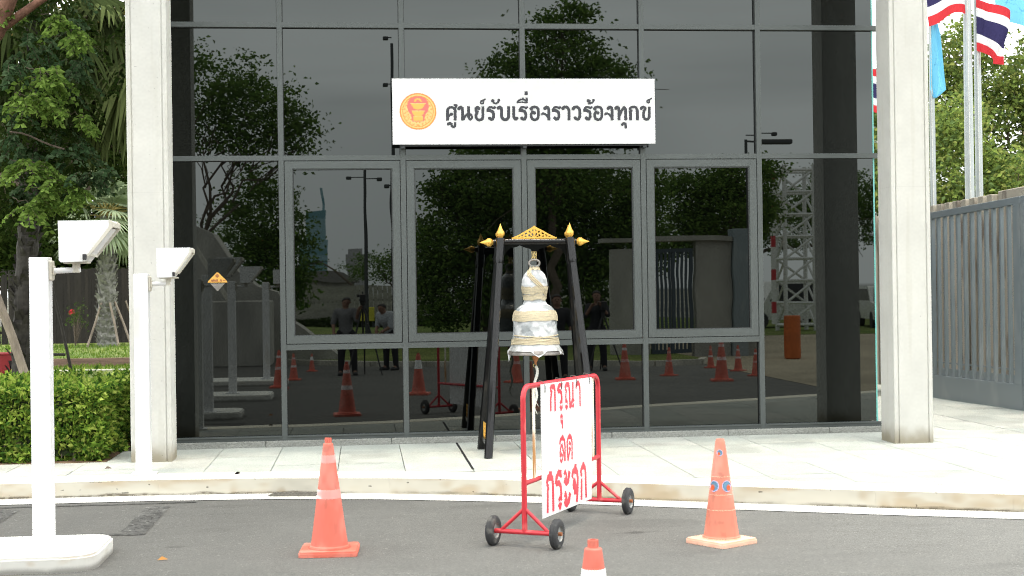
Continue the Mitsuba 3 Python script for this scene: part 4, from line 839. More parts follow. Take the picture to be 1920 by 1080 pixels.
# ------------------------------------------------------------------ broad-leaved trees
def limb(p, q, r0, r1, rng, wob=0.08, n=7):
    p, q = np.array(p, float), np.array(q, float); L = np.linalg.norm(q-p); P = [p+(q-p)*t+wob*L*math.sin(math.pi*t)*rng.normal(size=3)*0.5+np.array([0, 0, 0.06*L*math.sin(math.pi*t)]) for t in np.linspace(0, 1, n)]
    return tube(P, np.linspace(r0, r1, n), 8)
def crown(blobs, rng, cols, leaf=0.12, per=40, cl_r=0.32, flat=0.6, ratio=0.55):
    C, N = [], []
    for (c, r, ncl) in blobs:
        d = rng.normal(size=(ncl, 3)); d /= np.linalg.norm(d, axis=1, keepdims=True); rad_ = rng.uniform(0.25, 1.0, (ncl, 1))**0.45
        cc = np.array(c)+d*rad_*np.array(r)*(0.85+0.35*meshkit.noise(d*2.1+np.array(c), 3)[:, None])
        p = np.repeat(cc, per, 0)+rng.normal(size=(ncl*per, 3))*np.array([cl_r, cl_r, cl_r*flat])*np.repeat(rng.uniform(0.5, 1.25, (ncl, 1)), per, 0)
        C.append(p); N.append(rng.normal(size=p.shape)*[1, 1, 0.5]+[0, 0, -0.25])
    C, N = np.vstack(C), np.vstack(N)
    return leaves(C, N, rng.uniform(0.6, 1.2, len(C))*leaf, ratio, rng, cols, 0.35)
GREEN = np.array([(0.055, 0.095, 0.022), (0.075, 0.12, 0.028), (0.04, 0.075, 0.018), (0.095, 0.14, 0.035)])
BRIGHT = np.array([(0.15, 0.21, 0.05), (0.20, 0.26, 0.06), (0.12, 0.17, 0.045), (0.10, 0.15, 0.05), (0.25, 0.28, 0.08)])
DARK = GREEN*0.45
def tree(name, label, base, fork, tr, blobs, cols, seed, leaf=0.12, per=40, cl_r=0.32, bark='mat_bark', group=None, flat=0.6):
    rng = np.random.default_rng(seed); k = thing(name, label, 'tree', group)
    base, fork = np.array(base, float), np.array(fork, float)
    part(k, 'trunk', limb(base, fork, tr, tr*0.7, rng, 0.05, 9), bark, 60)
    for (c, r, ncl) in blobs:
        c = np.array(c, float)
        part(k, 'limb', cat([limb(fork-(fork-base)*0.05, c, tr*0.5, tr*0.14, rng, 0.16, 9)]+[limb(fork+(c-fork)*rng.uniform(0.4, 0.9), c+rng.normal(size=3)*np.array(r)*0.6, tr*0.2, tr*0.05, rng, 0.12) for _ in range(5)]), bark, 60)
    m, c = crown(blobs, rng, cols, leaf, per, cl_r, flat); part(k, 'crown', m, 'mat_leaf', stuff=True, color=c)
    return k
# leafy branch tree reaching in from the left
BT_ = thing('broadleaf_tree', 'broad-leaved tree with hanging bright leaf sprays at the upper left', 'tree')
rng = np.random.default_rng(50)
trunk_top = np.array([-6.6, 5.4, 3.6])
part(BT_, 'trunk', tube([(-6.9, 5.6, 0.15), (-6.8, 5.5, 2.0), trunk_top, (-5.6, 5.2, 4.6), (-4.9, 5.0, 5.35), (-4.45, 4.9, 6.4)], [0.20, 0.17, 0.15, 0.13, 0.12, 0.09], 12), 'mat_red_bark', 50)
spr = [((-4.66, 5.0, 4.93), 1.0, 7, 0), ((-4.24, 4.8, 4.74), 1.2, 8, 1), ((-4.10, 4.8, 4.68), 0.8, 5, 1), ((-4.40, 4.8, 4.40), 1.0, 8, 1), ((-4.16, 4.7, 4.30), 0.8, 6, 1), ((-3.72, 4.8, 4.15), 0.6, 4, 1), ((-4.56, 5.0, 3.52), 0.9, 7, 1), ((-4.28, 4.9, 3.50), 1.0, 8, 1), ((-4.05, 4.9, 3.30), 0.8, 6, 1), ((-4.42, 4.9, 2.98), 1.0, 9, 1), ((-4.25, 4.9, 3.15), 0.9, 7, 1), ((-3.75, 4.9, 3.45), 1.0, 7, 0), ((-3.55, 5.0, 3.42), 0.9, 6, 0), ((-3.85, 4.9, 3.15), 0.7, 5, 1), ((-4.0, 5.0, 3.75), 0.9, 6, 0), ((-4.05, 5.0, 5.5), 0.8, 6, 1), ((-3.80, 5.0, 5.30), 0.8, 6, 1), ((-4.72, 5.0, 5.62), 0.6, 4, 1), ((-4.75, 5.1, 4.3), 1.0, 7, 0), ((-4.72, 5.1, 3.95), 0.9, 6, 0), ((-3.9, 5.3, 5.0), 1.0, 6, 0), ((-4.5, 5.3, 5.3), 1.0, 6, 0), ((-3.3, 5.3, 4.9), 1.0, 6, 2), ((-3.0, 5.4, 4.4), 0.9, 5, 2), ((-3.2, 5.4, 5.6), 1.0, 6, 2)]
bright = np.array([(0.17, 0.27, 0.055), (0.24, 0.36, 0.085), (0.11, 0.19, 0.04)]); dull = np.array([(0.06, 0.11, 0.05), (0.10, 0.155, 0.08), (0.04, 0.075, 0.032)])
PC, PN, PS, TW_, CC = [], [], [], [], []
rq = np.random.default_rng(51)
for _ in range(70):
    spr.append(((rq.uniform(-5.1, -3.95), rq.uniform(5.6, 7.2), rq.uniform(2.9, 6.2)), 1.1, 5, 2 if rq.uniform() < 0.75 else 0))
for (c, s, nf, kind) in spr:
    if kind == 1: nf += 3
    c = np.array(c)
    if kind == 1: TW_.append(limb(c+np.array([-0.2-0.2*rng.uniform(), 0.15, 0.12]), c, 0.006, 0.003, rng, 0.10))
    for j in range(nf):
        a = rng.uniform(0, 6.28); d = np.array([math.cos(a), math.sin(a)*0.8, rng.uniform(-0.5, 0.15)]); d /= np.linalg.norm(d); L = s*rng.uniform(0.20, 0.36); nl = 8
        o = c+rng.normal(size=3)*0.07*s
        P = np.array([o+d*L*t-np.array([0, 0, 0.55*L*t*t]) for t in np.linspace(0, 1, nl)]); TW_.append(tube(P[::3], 0.0025, 4))
        sd = np.cross(d, [0, 0, 1]); sd /= np.linalg.norm(sd)
        for t in range(1, nl):
            for q in (-1, 1):
                PC.append(P[t]); PN.append(sd*q*0.9+d*0.5+np.array([0, 0, -0.35])+0.2*rng.normal(size=3)); PS.append(rng.uniform(0.075, 0.115)); CC.append((bright if kind == 1 else dull if kind == 0 else DARK)[rng.integers(0, 3)]*(0.8+0.4*rng.uniform()))
m, _c = leaves(np.array(PC), np.array(PN), np.array(PS), 0.62, rng, dull); part(BT_, 'leaf_sprays', m, 'mat_leaf', stuff=True, color=np.repeat(np.array(CC), 4, 0))
TW_.append(tube(smooth_pts([(-4.72, 4.9, 3.98), (-4.5, 4.9, 3.95), (-4.25, 4.9, 3.82), (-4.0, 4.9, 3.74)], 1), 0.012, 5))
part(BT_, 'twig', cat(TW_), 'mat_bark', 60, stuff=True)
part(BT_, 'limb', cat([limb(trunk_top, (-3.3, 0.2, 7.4), 0.10, 0.03, rng), limb((-4.9, 5.0, 5.35), (-3.4, 5.3, 6.2), 0.07, 0.02, rng)]), 'mat_red_bark', 50)
m, c = crown([((-4.6, 0.6, 7.4), (1.9, 2.1, 0.9), 200), ((-4.6, 5.4, 7.0), (2.2, 2.2, 0.9), 170)], rng, dull, 0.10, 40, 0.26); part(BT_, 'crown', m, 'mat_leaf', stuff=True, color=c)
# dark foliage at the back of the garden
tree('garden_tree', 'dense dark tree rising behind the board fence at the left', (-9.5, 33.5, 0.2), (-9.4, 33.5, 3.0), 0.2, [((-10.8, 33.5, 3.6), (1.6, 1.2, 1.6), 110), ((-9.0, 33.5, 4.2), (2.4, 1.3, 1.9), 240), ((-12.5, 33.5, 5.5), (2.0, 1.3, 2.6), 150), ((-10.5, 33.8, 7.2), (2.6, 1.5, 1.9), 140), ((-7.0, 33.8, 7.4), (2.6, 1.5, 1.9), 140)], DARK, 71, 0.26, 40, 0.40)
tree('garden_tree', 'dark tree beyond the fence close to the left column', (-6.2, 34.5, 0.2), (-6.2, 34.5, 3.0), 0.2, [((-6.6, 34.5, 4.0), (2.0, 1.2, 1.9), 190), ((-8.2, 35.5, 10.0), (3.6, 1.5, 1.7), 150)], DARK, 72, 0.26, 40, 0.40)
tree('garden_tree', 'shadowy mass of tree foliage filling the upper left corner', (-8.9, 19.0, 0.2), (-8.6, 19.0, 4.0), 0.16, [((-8.0, 19.4, 4.6), (1.2, 0.9, 2.4), 170), ((-6.4, 19.0, 6.3), (1.7, 1.0, 1.7), 130), ((-5.2, 19.2, 5.4), (1.0, 0.8, 1.0), 60), ((-5.1, 19.2, 7.4), (1.3, 0.8, 1.2), 80)], GREEN*0.45, 73, 0.13, 46, 0.27)

# ------------------------------------------------------------------ gate, wall, flagpoles, flags at the right
GT = thing('metal_gate', 'blue-grey metal gate of vertical slats right of the right column', 'gate')
g0, g1 = np.array([8.20, 1.75]), np.array([7.93, 4.60]); gd = (g1-g0)/np.linalg.norm(g1-g0); gn2 = np.array([-gd[1], gd[0]])*1.0
if gn2[0] > 0: gn2 = -gn2
GL = np.linalg.norm(g1-g0)
def GP(s, o, z): return (*(g0+gd*s+gn2*o), z)
def gbeam(s0, s1, z0, z1, o0, o1, b=0.003):
    m = box(s0, s1, o0, o1, z0, z1, b); v = m.vertices.copy(); w = g0+gd*v[:, :1]+gn2*v[:, 1:2]
    z = v[:, 2]+(v[:, 2] > 1.0)*(-0.0318*(v[:, 0]-1.5))       # the top falls a little towards the far end
    m.vertices = np.c_[w, z]
    if np.linalg.det(np.array([[gd[0], gd[1]], [gn2[0], gn2[1]]])) < 0: m.invert()
    return m
ZT, ZB, GL = 2.781, 0.138, 2.41
for (s0, lab) in ((-2.14, 'near leaf'), (0.282, 'far leaf')):
    part(GT, 'top_rail', gbeam(s0, s0+GL, ZT-0.090, ZT, -0.03, 0.03), 'mat_gate')
    part(GT, 'bottom_panel', gbeam(s0, s0+GL, ZB, ZB+0.334, -0.025, 0.025), 'mat_gate')
    for s in (s0+0.002, s0+GL-0.162): part(GT, 'stile', gbeam(s, s+0.16, ZB+0.335, ZT-0.091, -0.03, 0.03), 'mat_gate')
    ns = 11; a0, sp_ = s0+0.162, (GL-0.324)/11.5
    for i in range(ns):
        s = a0+sp_*(i+0.75)
        part(GT, 'slat', gbeam(s-0.020, s+0.020, ZB+0.335, ZT-0.091, -0.028, 0.022), 'mat_gate')
        part(GT, 'lug', gbeam(s-sp_*0.5-0.036, s-sp_*0.5+0.036, ZB+0.335, ZB+0.44, -0.010, 0.004), 'mat_gate')
    part(GT, 'mid_rail', gbeam(s0+0.163, s0+GL-0.163, ZB+0.50, ZB+0.52, -0.045, -0.0295), 'mat_gate')
CW = thing('fluted_wall', 'stained concrete wall with square flutes standing behind the metal gate', 'wall')
s = 2.36; i = 0
while s < 6.4:
    part(CW, 'rib', gbeam(s, s+0.142, 0.1, 3.018, -1.12, -0.80, 0.006), 'mat_flute'); s += 0.240; i += 1
part(CW, 'backing', gbeam(2.34, 6.5, 0.1, 2.93, -1.30, -1.121), 'mat_flute')
part(CW, 'slab', gbeam(-3.4, 2.335, 0.1, 3.055, -1.25, -0.88, 0.01), 'mat_flute')
def flagpole(x, y, r, h, label):
    k = thing('flagpole', label, 'flagpole', None)
    part(k, 'pole', tube([(x, y, 0.0), (x, y, h*0.5), (x, y, h)], [r, r*0.86, r*0.6], 16), 'mat_pole', 40)
    part(k, 'cleat', box(x-0.02, x+0.02, y-r-0.02, y-r*0.9, 1.3, 1.5), 'mat_pole')
    b = trimesh.creation.icosphere(2, r*1.2); b.apply_translation((x, y, h+r)); part(k, 'ball', b, 'mat_gold', 40)
    part(k, 'halyard', tube([(x-0.012, y-r*0.98, 1.4), (x-0.03, y-r*0.92, h*0.5), (x-0.012, y-r*0.7, h-0.1)], 0.006, 4), 'mat_rope')
    return k
flagpole(11.18, 12.0, 0.062, 9.5, 'thin grey flagpole just right of the right column'); flagpole(11.883, 11.9, 0.098, 11.0, 'thickest grey flagpole in the middle of the three'); flagpole(12.146, 12.05, 0.080, 10.0, 'rightmost grey flagpole carrying the tricolour flag'); flagpole(9.93, 12.0, 0.062, 9.5, 'grey flagpole hidden behind the right column')
def flag(name, label, cat_, fn, mt, nu=28, nv=20, back=True):
    u, v = np.meshgrid(np.linspace(0, 1, nu), np.linspace(0, 1, nv)); P = fn(u, v); V = P.reshape(-1, 3); i = np.arange(nu*nv).reshape(nv, nu)
    a, b, c, d = i[:-1, :-1].ravel(), i[:-1, 1:].ravel(), i[1:, 1:].ravel(), i[1:, :-1].ravel(); F = np.vstack([np.c_[a, b, c], np.c_[a, c, d]])
    k = thing(name, label, 'flag'); put(k, trimesh.Trimesh(V, F, process=False), mt, True, uv=np.c_[u.ravel(), v.ravel()]); return k
def fl_c(u, v):       # v=0 bottom of the hoist, flies to the right and droops
    x = 12.09+u*0.58*(1-0.22*(1-v))+0.07*np.sin(7*u+3*v)*u; z = 6.33+1.02*v-0.20*u-0.14*u*u*(1.2-0.6*v)+0.07*np.sin(8*u-3*v)*u; y = 11.95+0.20*np.sin(9.0*u-3.2*v)*u-0.2*u
    return np.stack([x, y, z], -1)
flag('tricolour_flag', 'red, white and dark blue striped flag on the rightmost flagpole', 'flag', fl_c, 'mat_flag_tricolour')
def fl_a(u, v):
    x = 11.84-u*0.75+0.04*np.sin(5*u+3*v); z = 7.02+1.1*v-0.05*u-0.16*np.sin(2.6*u)*(1-v)*0+0.10*np.sin(5*u)*(1-v)-0.10*u; y = 11.85+0.2*np.sin(6*u+2*v)*u
    return np.stack([x, y, z], -1)
flag('tricolour_flag', 'striped flag cut off by the top edge, blowing left of the thick flagpole', 'flag', fl_a, 'mat_flag_tricolour')
def fl_b(u, v):       # limp blue flag hanging in folds
    w = np.interp(1-v, [0, 0.2, 0.75, 0.9, 1.0], [0.04, 0.13, 0.24, 0.28, 0.06]); x = 11.20-0.10*w/0.28+w*u*1.25; z = 5.40+1.55*v-0.0*u; y = 11.88+0.07*np.sin(9*u+2*v)+0.05*u
    return np.stack([x, y, z], -1)
flag('blue_flag', 'limp light blue flag hanging beside the right column', 'flag', fl_b, 'mat_flag_blue')
def fl_d(u, v):
    x = 12.62+u*0.85; z = 6.98+0.9*v-0.18*u+0.05*np.sin(6*u); y = 12.2+0.12*np.sin(7*u+v)
    return np.stack([x, y, z], -1)
flag('blue_flag', 'pale blue flag corner at the top right edge of the photo', 'flag', fl_d, 'mat_flag_blue')
def fl_e(u, v):
    x = 9.90+u*0.5+0.02*np.sin(6*u); z = 5.15+0.85*v-0.15*u; y = 11.9+0.1*np.sin(6*u+v)
    return np.stack([x, y, z], -1)
flag('tricolour_flag', 'striped flag glimpsed in the gap between glass and right column', 'flag', fl_e, 'mat_flag_tricolour')
RT = [('bright green leafy tree nearest behind the gate wall at the right', (19.0, 28, 0), (19.0, 28, 3.5), [((18.3, 28, 5.4), (2.0, 1.4, 2.3), 120), ((20.6, 27.5, 4.2), (2.1, 1.4, 1.6), 110), ((18.6, 28.3, 3.4), (1.6, 1.2, 1.2), 70)], BRIGHT, 81),
      ('tall green tree behind the flagpoles', (17.6, 32, 0), (17.7, 32, 4), [((17.6, 32, 6.2), (1.7, 1.3, 2.3), 110), ((19.6, 32, 7.6), (1.7, 1.3, 2.0), 90), ((20.6, 32, 9.6), (1.2, 1.0, 1.2), 40)], BRIGHT*0.85, 82),
      ('airy tree with sky showing through at the top right corner', (23.0, 33, 0), (22.8, 33, 4.5), [((22.6, 33, 7.2), (1.6, 1.2, 2.0), 95), ((24.2, 33, 8.6), (1.8, 1.2, 2.0), 80), ((22.6, 33, 4.6), (1.8, 1.2, 1.6), 90)], BRIGHT*0.8, 83),
      ('green tree partly hidden by the right column', (14.2, 30, 0), (14.3, 30, 3.5), [((14.4, 30, 5.0), (1.9, 1.2, 2.6), 110), ((16.2, 30.2, 4.4), (1.4, 1.0, 2.2), 80)], BRIGHT*0.9, 84)]
for lab, b, f, bl, co, sd in RT: tree('green_tree', lab, b, f, 0.16, [(c_, r_, int(n_*1.5)) for c_, r_, n_ in bl], co*1.25, sd, 0.19, 44, 0.32)

# ------------------------------------------------------------------ the place behind the camera, seen mirrored in the glass
def RC(x, y, lab, k=1.0, src=CN1):
    M = T().translate([x, y, 0.002]).rotate([0, 0, 1], float((x*37) % 60)).scale(k)
    copy_thing(src, 'traffic_cone', M, lab, 'traffic cone', 'traffic cones mirrored in the lower glass')
RC(-1.41, -13.98, 'red cone mirrored in the lower glass, second from the left', 0.72); RC(-1.16, -17.24, 'squat red cone mirrored left of the cameraman', 0.58, CN3); RC(-1.55, -11.3, 'red cone mirrored at the mullion left of the first window', 0.9)
RC(6.05, -12.83, 'red cone with double band mirrored in the fourth window bay', 0.75); RC(7.52, -15.33, 'small distant red cone mirrored beside the concrete wall', 0.62); RC(6.65, -11.0, 'tall red cone with white band mirrored behind the faded cone', 1.05); RC(7.76, -13.96, 'distant red cone mirrored beside the tall red cone', 0.7); RC(7.66, -12.26, 'red cone mirrored at the fifth mullion', 0.7); RC(4.98, -11.8, 'large red cone mirrored right of the bell stand', 0.95); RC(2.88, -11.8, 'dark red cone mirrored under the bell', 0.95)
island('traffic_island', -5.5, -1.50, -9.1, -8.1, 'low concrete island mirrored in the left pane under the second post'); island('traffic_island', -5.5, -1.45, -13.0, -11.8, 'farthest low concrete island mirrored in the left pane')
make_post('reader_post', -2.15, -8.67, 0.10, 'white reader post mirrored in the left pane, middle one', 'white reader posts along the lane'); make_post('reader_post', -1.85, -12.43, 0.10, 'white reader post mirrored in the left pane, farthest one', 'white reader posts along the lane')
# people
def figure(J, bones, L=0.03, taubin=12):
    parts_ = []
    def sp(n): p, r = J[n]; return m3.Manifold.sphere(r, 16).translate(tuple(map(float, p)))
    for a, b in bones: parts_.append(m3.Manifold.batch_hull([sp(a), sp(b)]))
    M = m3.Manifold.batch_boolean(parts_, m3.OpType.Add).refine_to_length(L); me = M.to_mesh(); t = trimesh.Trimesh(me.vert_properties[:, :3], me.tri_verts, process=True)
    trimesh.smoothing.filter_taubin(t, 0.5, 0.53, taubin); return t
def person(label, x, y, face, pose, shirt, trousers, h=1.68):
    k = thing('person', label, 'person', None); s = h/1.70
    J = {'pel': ((0, 0, 0.92), 0.13), 'wai': ((0, 0, 1.06), 0.125), 'che': ((0, 0.01, 1.28), 0.145), 'nek': ((0, 0, 1.46), 0.055), 'hd0': ((0, 0.02, 1.55), 0.075), 'hd1': ((0, 0.005, 1.625), 0.082)}
    for q, sg in (('l', -1), ('r', 1)):
        J.update({'hip'+q: ((sg*0.095, 0, 0.88), 0.095), 'kne'+q: ((sg*0.13, 0.03, 0.48), 0.062), 'ank'+q: ((sg*0.15, 0.0, 0.09), 0.042), 'toe'+q: ((sg*0.17, 0.17, 0.035), 0.035), 'hee'+q: ((sg*0.15, -0.04, 0.04), 0.038), 'sho'+q: ((sg*0.185, 0, 1.385), 0.062), 'elb'+q: ((sg*0.27, 0.02, 1.13), 0.042), 'wri'+q: ((sg*0.26, 0.16, 0.93), 0.030), 'pal'+q: ((sg*0.26, 0.20, 0.87), 0.032)})
    for n, p in pose.items(): J[n] = (p, J[n][1])
    S = lambda ns, kk=1.0, ad=0.0: {n: (np.array(J[n][0])*s, J[n][1]*kk+ad) for n in ns}
    for q in 'lr':                       # five fingers from the palm
        w, p = np.array(J['wri'+q][0]), np.array(J['pal'+q][0]); d = p-w; d = d/(np.linalg.norm(d)+1e-9); sd = np.cross(d, [0, 0, 1.0]); sd /= np.linalg.norm(sd)+1e-9
        for i in range(5):
            b = p+sd*(i-1.5)*0.020 if i < 4 else w+d*0.03+sd*0.035; L_ = (0.065, 0.075, 0.07, 0.055, 0.05)[i]; e = b+(d if i < 4 else d*0.6+sd*0.8)*L_
            J[f'fb{q}{i}'] = (b, 0.0095); J[f'ft{q}{i}'] = (e-[0, 0, 0.012], 0.008)
    allb = [('pel', 'wai'), ('wai', 'che'), ('che', 'nek'), ('nek', 'hd0'), ('hd0', 'hd1')]
    for q in 'lr':
        allb += [('pel', 'hip'+q), ('hip'+q, 'kne'+q), ('kne'+q, 'ank'+q), ('ank'+q, 'toe'+q), ('ank'+q, 'hee'+q), ('hee'+q, 'toe'+q), ('che', 'sho'+q), ('sho'+q, 'elb'+q), ('elb'+q, 'wri'+q), ('wri'+q, 'pal'+q)]
        allb += [('pal'+q, f'fb{q}{i}') for i in range(5)]+[(f'fb{q}{i}', f'ft{q}{i}') for i in range(5)]
    M = T().translate([x, y, 0.0]).rotate([0, 0, 1], face)
    def P(n, m, mt): q = part(k, n, m, mt, True); scene[q]['to_world'] = M
    body_ = figure(S(list(J)), allb)
    P('body', body_, 'mat_skin')
    tb_ = [('pel', 'hipl'), ('pel', 'hipr'), ('hipl', 'knel'), ('hipr', 'kner'), ('knel', 'ankl'), ('kner', 'ankr'), ('pel', 'wai')]; P('trousers', figure(S(['pel', 'wai', 'hipl', 'hipr', 'knel', 'kner', 'ankl', 'ankr'], 1.06, 0.014), tb_), trousers)
    P('shirt', figure(S(['pel', 'wai', 'che', 'shol', 'shor', 'elbl', 'elbr'], 1.05, 0.017), [('pel', 'wai'), ('wai', 'che'), ('che', 'shol'), ('che', 'shor'), ('shol', 'elbl'), ('shor', 'elbr')]), shirt)
    hd = np.array(J['hd1'][0])*s
    hr = trimesh.creation.icosphere(3, 0.098); hr.vertices *= [0.95, 1.08, 0.9]; hr = hr.slice_plane([0, 0, -0.015], [0, -0.55, 0.85]); hr.apply_translation(hd+[0, -0.008, 0.012]); P('hair', hr, 'mat_hair')
    fz = hd+np.array([0, 0.075, -0.045]); nose = trimesh.creation.icosphere(1, 0.016); nose.apply_translation(fz+[0, 0.022, 0.01]); ears = [moved(trimesh.creation.icosphere(1, 0.02), hd+[sg*0.083, 0.0, -0.03]) for sg in (-1, 1)]
    P('face', cat([nose]+ears), 'mat_skin'); P('eyes', cat([moved(trimesh.creation.icosphere(1, 0.009), hd+[sg*0.03, 0.082, -0.012]) for sg in (-1, 1)]), 'mat_hair'); P('mouth', cat([moved(box(-0.022, 0.022, -0.004, 0.004, -0.003, 0.003), hd+[0, 0.088, -0.085])]), 'mat_red_bark')
    P('shoes', figure(S(['ankl', 'ankr', 'toel', 'toer', 'heel', 'heer'], 1.05, 0.012), [('heel', 'toel'), ('heer', 'toer'), ('ankl', 'heel'), ('ankr', 'heer')], 0.03, 4), 'mat_black_plastic')
    return k
def camera_rig(x, y, z, label, rot=0.0):
    k = thing('video_camera', label, 'video camera'); M = T().translate([x, y, 0]).rotate([0, 0, 1], rot)
    def P(n, m, mt='mat_black_plastic', sm=False): q = part(k, n, m, mt, sm); scene[q]['to_world'] = M
    P('body', cat([box(-0.065, 0.065, -0.42, -0.08, z-0.10, z+0.09, 0.012)]))
    P('lens', tube([(0, -0.08, z), (0, -0.02, z)], 0.055, 18), 'mat_black_plastic', 40)
    P('handle', cat([box(-0.014, 0.014, -0.36, -0.14, z+0.12, z+0.14, 0.004), box(-0.012, 0.012, -0.36, -0.33, z+0.088, z+0.121), box(-0.012, 0.012, -0.17, -0.14, z+0.088, z+0.121)]))
    P('viewfinder', box(-0.125, -0.067, -0.30, -0.16, z+0.03, z+0.085, 0.006)); P('battery', box(-0.05, 0.05, -0.475, -0.422, z-0.08, z+0.06, 0.006))
    t = thing('tripod', label.replace('video camera', 'tripod').replace('on a tripod', 'under the camera'), 'tripod')
    def Q(n, m): q = part(t, n, m, 'mat_black_plastic', 40); scene[q]['to_world'] = M
    Q('head', cat([box(-0.05, 0.05, -0.32, -0.16, z-0.14, z-0.105, 0.006), tube([(0, -0.24, z-0.3), (0, -0.24, z-0.14)], 0.045, 14)])); Q('pan_bar', tube([(0, -0.28, z-0.15), (0.1, -0.62, z-0.33)], 0.011, 8))
    for i in range(3):
        a = math.pi/2+math.pi*(i*2/3+0.33); e = (0.42*math.cos(a), -0.24+0.42*math.sin(a), 0.012); Q('leg', tube([(0.04*math.cos(a), -0.24+0.04*math.sin(a), z-0.28), ((0.04*math.cos(a)+e[0])/2, (-0.24+0.04*math.sin(a)+e[1])/2, (z-0.28)/2), e], [0.02, 0.018, 0.012], 8))
person('person in a grey shirt and dark trousers behind the camera, mirrored in the first window', -0.34, -15.42, 0.0, {'shor': (0.18, 0.05, 1.385), 'elbr': (0.24, 0.14, 1.20), 'wrir': (0.28, 0.32, 1.42), 'palr': (0.31, 0.36, 1.47), 'hd1': (0.015, 0.03, 1.625)}, 'mat_grey_shirt', 'mat_black_cloth', 1.66)
camera_rig(0.02, -14.93, 1.64, 'black video camera on a tripod mirrored in the first window')
person('person in a white shirt bending with a dark backpack, mirrored beside the second mullion', 0.62, -17.3, 40.0, {'che': (0, 0.14, 1.22), 'nek': (0, 0.22, 1.37), 'hd0': (0, 0.28, 1.43), 'hd1': (0, 0.30, 1.49), 'shol': (-0.18, 0.16, 1.31), 'shor': (0.18, 0.16, 1.31), 'elbl': (-0.2, 0.22, 1.05), 'elbr': (0.2, 0.22, 1.05), 'wril': (-0.12, 0.38, 0.95), 'wrir': (0.12, 0.38, 0.95), 'pall': (-0.08, 0.42, 0.92), 'palr': (0.08, 0.42, 0.92)}, 'mat_white_shirt', 'mat_black_cloth', 1.6)
person('person in black holding a camera, mirrored in the window right of the bell', 5.0, -15.1, 12.0, {'elbr': (0.25, 0.14, 1.2), 'wrir': (0.12, 0.30, 1.42), 'palr': (0.09, 0.34, 1.46), 'elbl': (-0.25, 0.14, 1.2), 'wril': (-0.12, 0.30, 1.40), 'pall': (-0.08, 0.34, 1.44)}, 'mat_black_cloth', 'mat_black_cloth', 1.7)
person('person in black standing behind the bell in the mirror image', 3.75, -12.3, 5.0, {}, 'mat_black_cloth', 'mat_black_cloth', 1.62)
camera_rig(5.10, -14.62, 1.42, 'second black video camera on a tripod mirrored right of the bell')
# lawn, wall, ramp, gate, tower and trees behind the camera
ln = Polygon([(-3.2, -21.4), (-1.6, -20.6), (0.2, -19.1), (1.5, -18.34), (3.9, -17.42), (6.5, -16.4), (7.6, -16.6), (7.9, -17.5), (8.0, -40), (-6, -40)])
struct('lawn', sheet(ln, 0.09), 'mat_grass', label='green lawn behind the camera, mirrored low in the windows')
_e = np.array(ln.exterior.coords)[:8]
struct('lawn_edging', cat([beam((*a, 0.06), (*b, 0.06), 0.14, 0.13) for a, b in zip(_e[:-1], _e[1:])]), 'mat_concrete_light', label='pale kerb round the mirrored lawn')
struct('path', sheet([(7.75, -40), (26, -40), (26, -3.6), (9.7, -6.62), (7.75, -5.7)], 0.006), 'mat_tan', label='tan paved forecourt mirrored in the right pane')
struct('lawn_far', sheet([(-40, -70), (30, -70), (30, -34), (-40, -34)], 0.012), 'mat_grass')
RP = thing('concrete_ramp', 'grey sloping concrete ramp wall mirrored in the left pane', 'ramp')
part(RP, 'wall', plate(Polygon([(-9, 0), (-0.4, 0), (-0.7, 0.25), (-1.2, 0.62), (-1.75, 1.05), (-2.15, 1.75), (-2.65, 1.9), (-3.15, 2.3), (-3.75, 3.25), (-4.4, 3.55), (-5.2, 4.2), (-9, 5)]), 1.6, (0, -21.2, 0), (1, 0, 0), (0, 0, 1)), 'mat_concrete')
part(RP, 'coping', cat([beam((a[0], -19.55, a[1]), (b[0], -19.55, b[1]), 0.06, 0.10) for a, b in zip([(-4.25, 3.3), (-3.0, 1.2), (-2.2, -0.05)][:-1], [(-3.0, 1.2), (-2.2, -0.05)])]), 'mat_concrete_light')
part(RP, 'landing', box(-9, -2.2, -20.4, -18.9, 0.0, 1.55, 0.02), 'mat_concrete')
RF = thing('board_fence', 'grey vertical board fence far behind the camera, mirrored in the first window', 'fence')
for i in range(34): part(RF, 'board', box(-3.6+i*0.235, -3.6+i*0.235+0.215, -58.06-0.05*(i % 2), -58.0, 0.0, 2.15), 'mat_grey_board')
part(RF, 'rail', box(-3.6, 4.4, -58.2, -58.12, 1.4, 1.5), 'mat_dark_wood')
k = thing('low_hedge', 'low dark hedge before the mirrored board fence', 'hedge'); rr_ = np.random.default_rng(5); n = 2500
m, c = leaves(np.c_[rr_.uniform(-4, 4.5, n), rr_.uniform(-57.8, -57.0, n), rr_.uniform(0.05, 0.5, n)], rr_.normal(size=(n, 3)), 0.16, 0.6, rr_, GREEN*0.7); part(k, 'foliage', m, 'mat_leaf', stuff=True, color=c)
YB = thing('yellow_box', 'yellow box beside the mirrored cameraman', 'box'); part(YB, 'body', box(-0.05, 0.65, -56.6, -56.2, 0.35, 1.05, 0.02), 'mat_yellow'); part(YB, 'leg', cat([box(x, x+0.06, -56.55, -56.25, 0, 0.35) for x in (0.0, 0.54)]), 'mat_dark_metal')
RW = thing('boundary_wall', 'tall concrete boundary wall with pillars mirrored in the fourth window', 'wall')
part(RW, 'wall', cat([box(6.25, 7.2, -20.6, -20.3, 0, 2.75), box(8.35, 9.28, -20.6, -20.3, 0, 3.05), box(9.72, 10.05, -20.6, -20.3, 0, 3.1)]), 'mat_concrete'); part(RW, 'pillar', box(9.3, 9.7, -20.7, -20.15, 0, 3.25, 0.01), 'mat_gate'); part(RW, 'coping', box(6.0, 9.28, -20.75, -20.2, 2.95, 3.06), 'mat_concrete')
mat('mat_gate_dark', pr((0.055, 0.075, 0.095), 0.5))
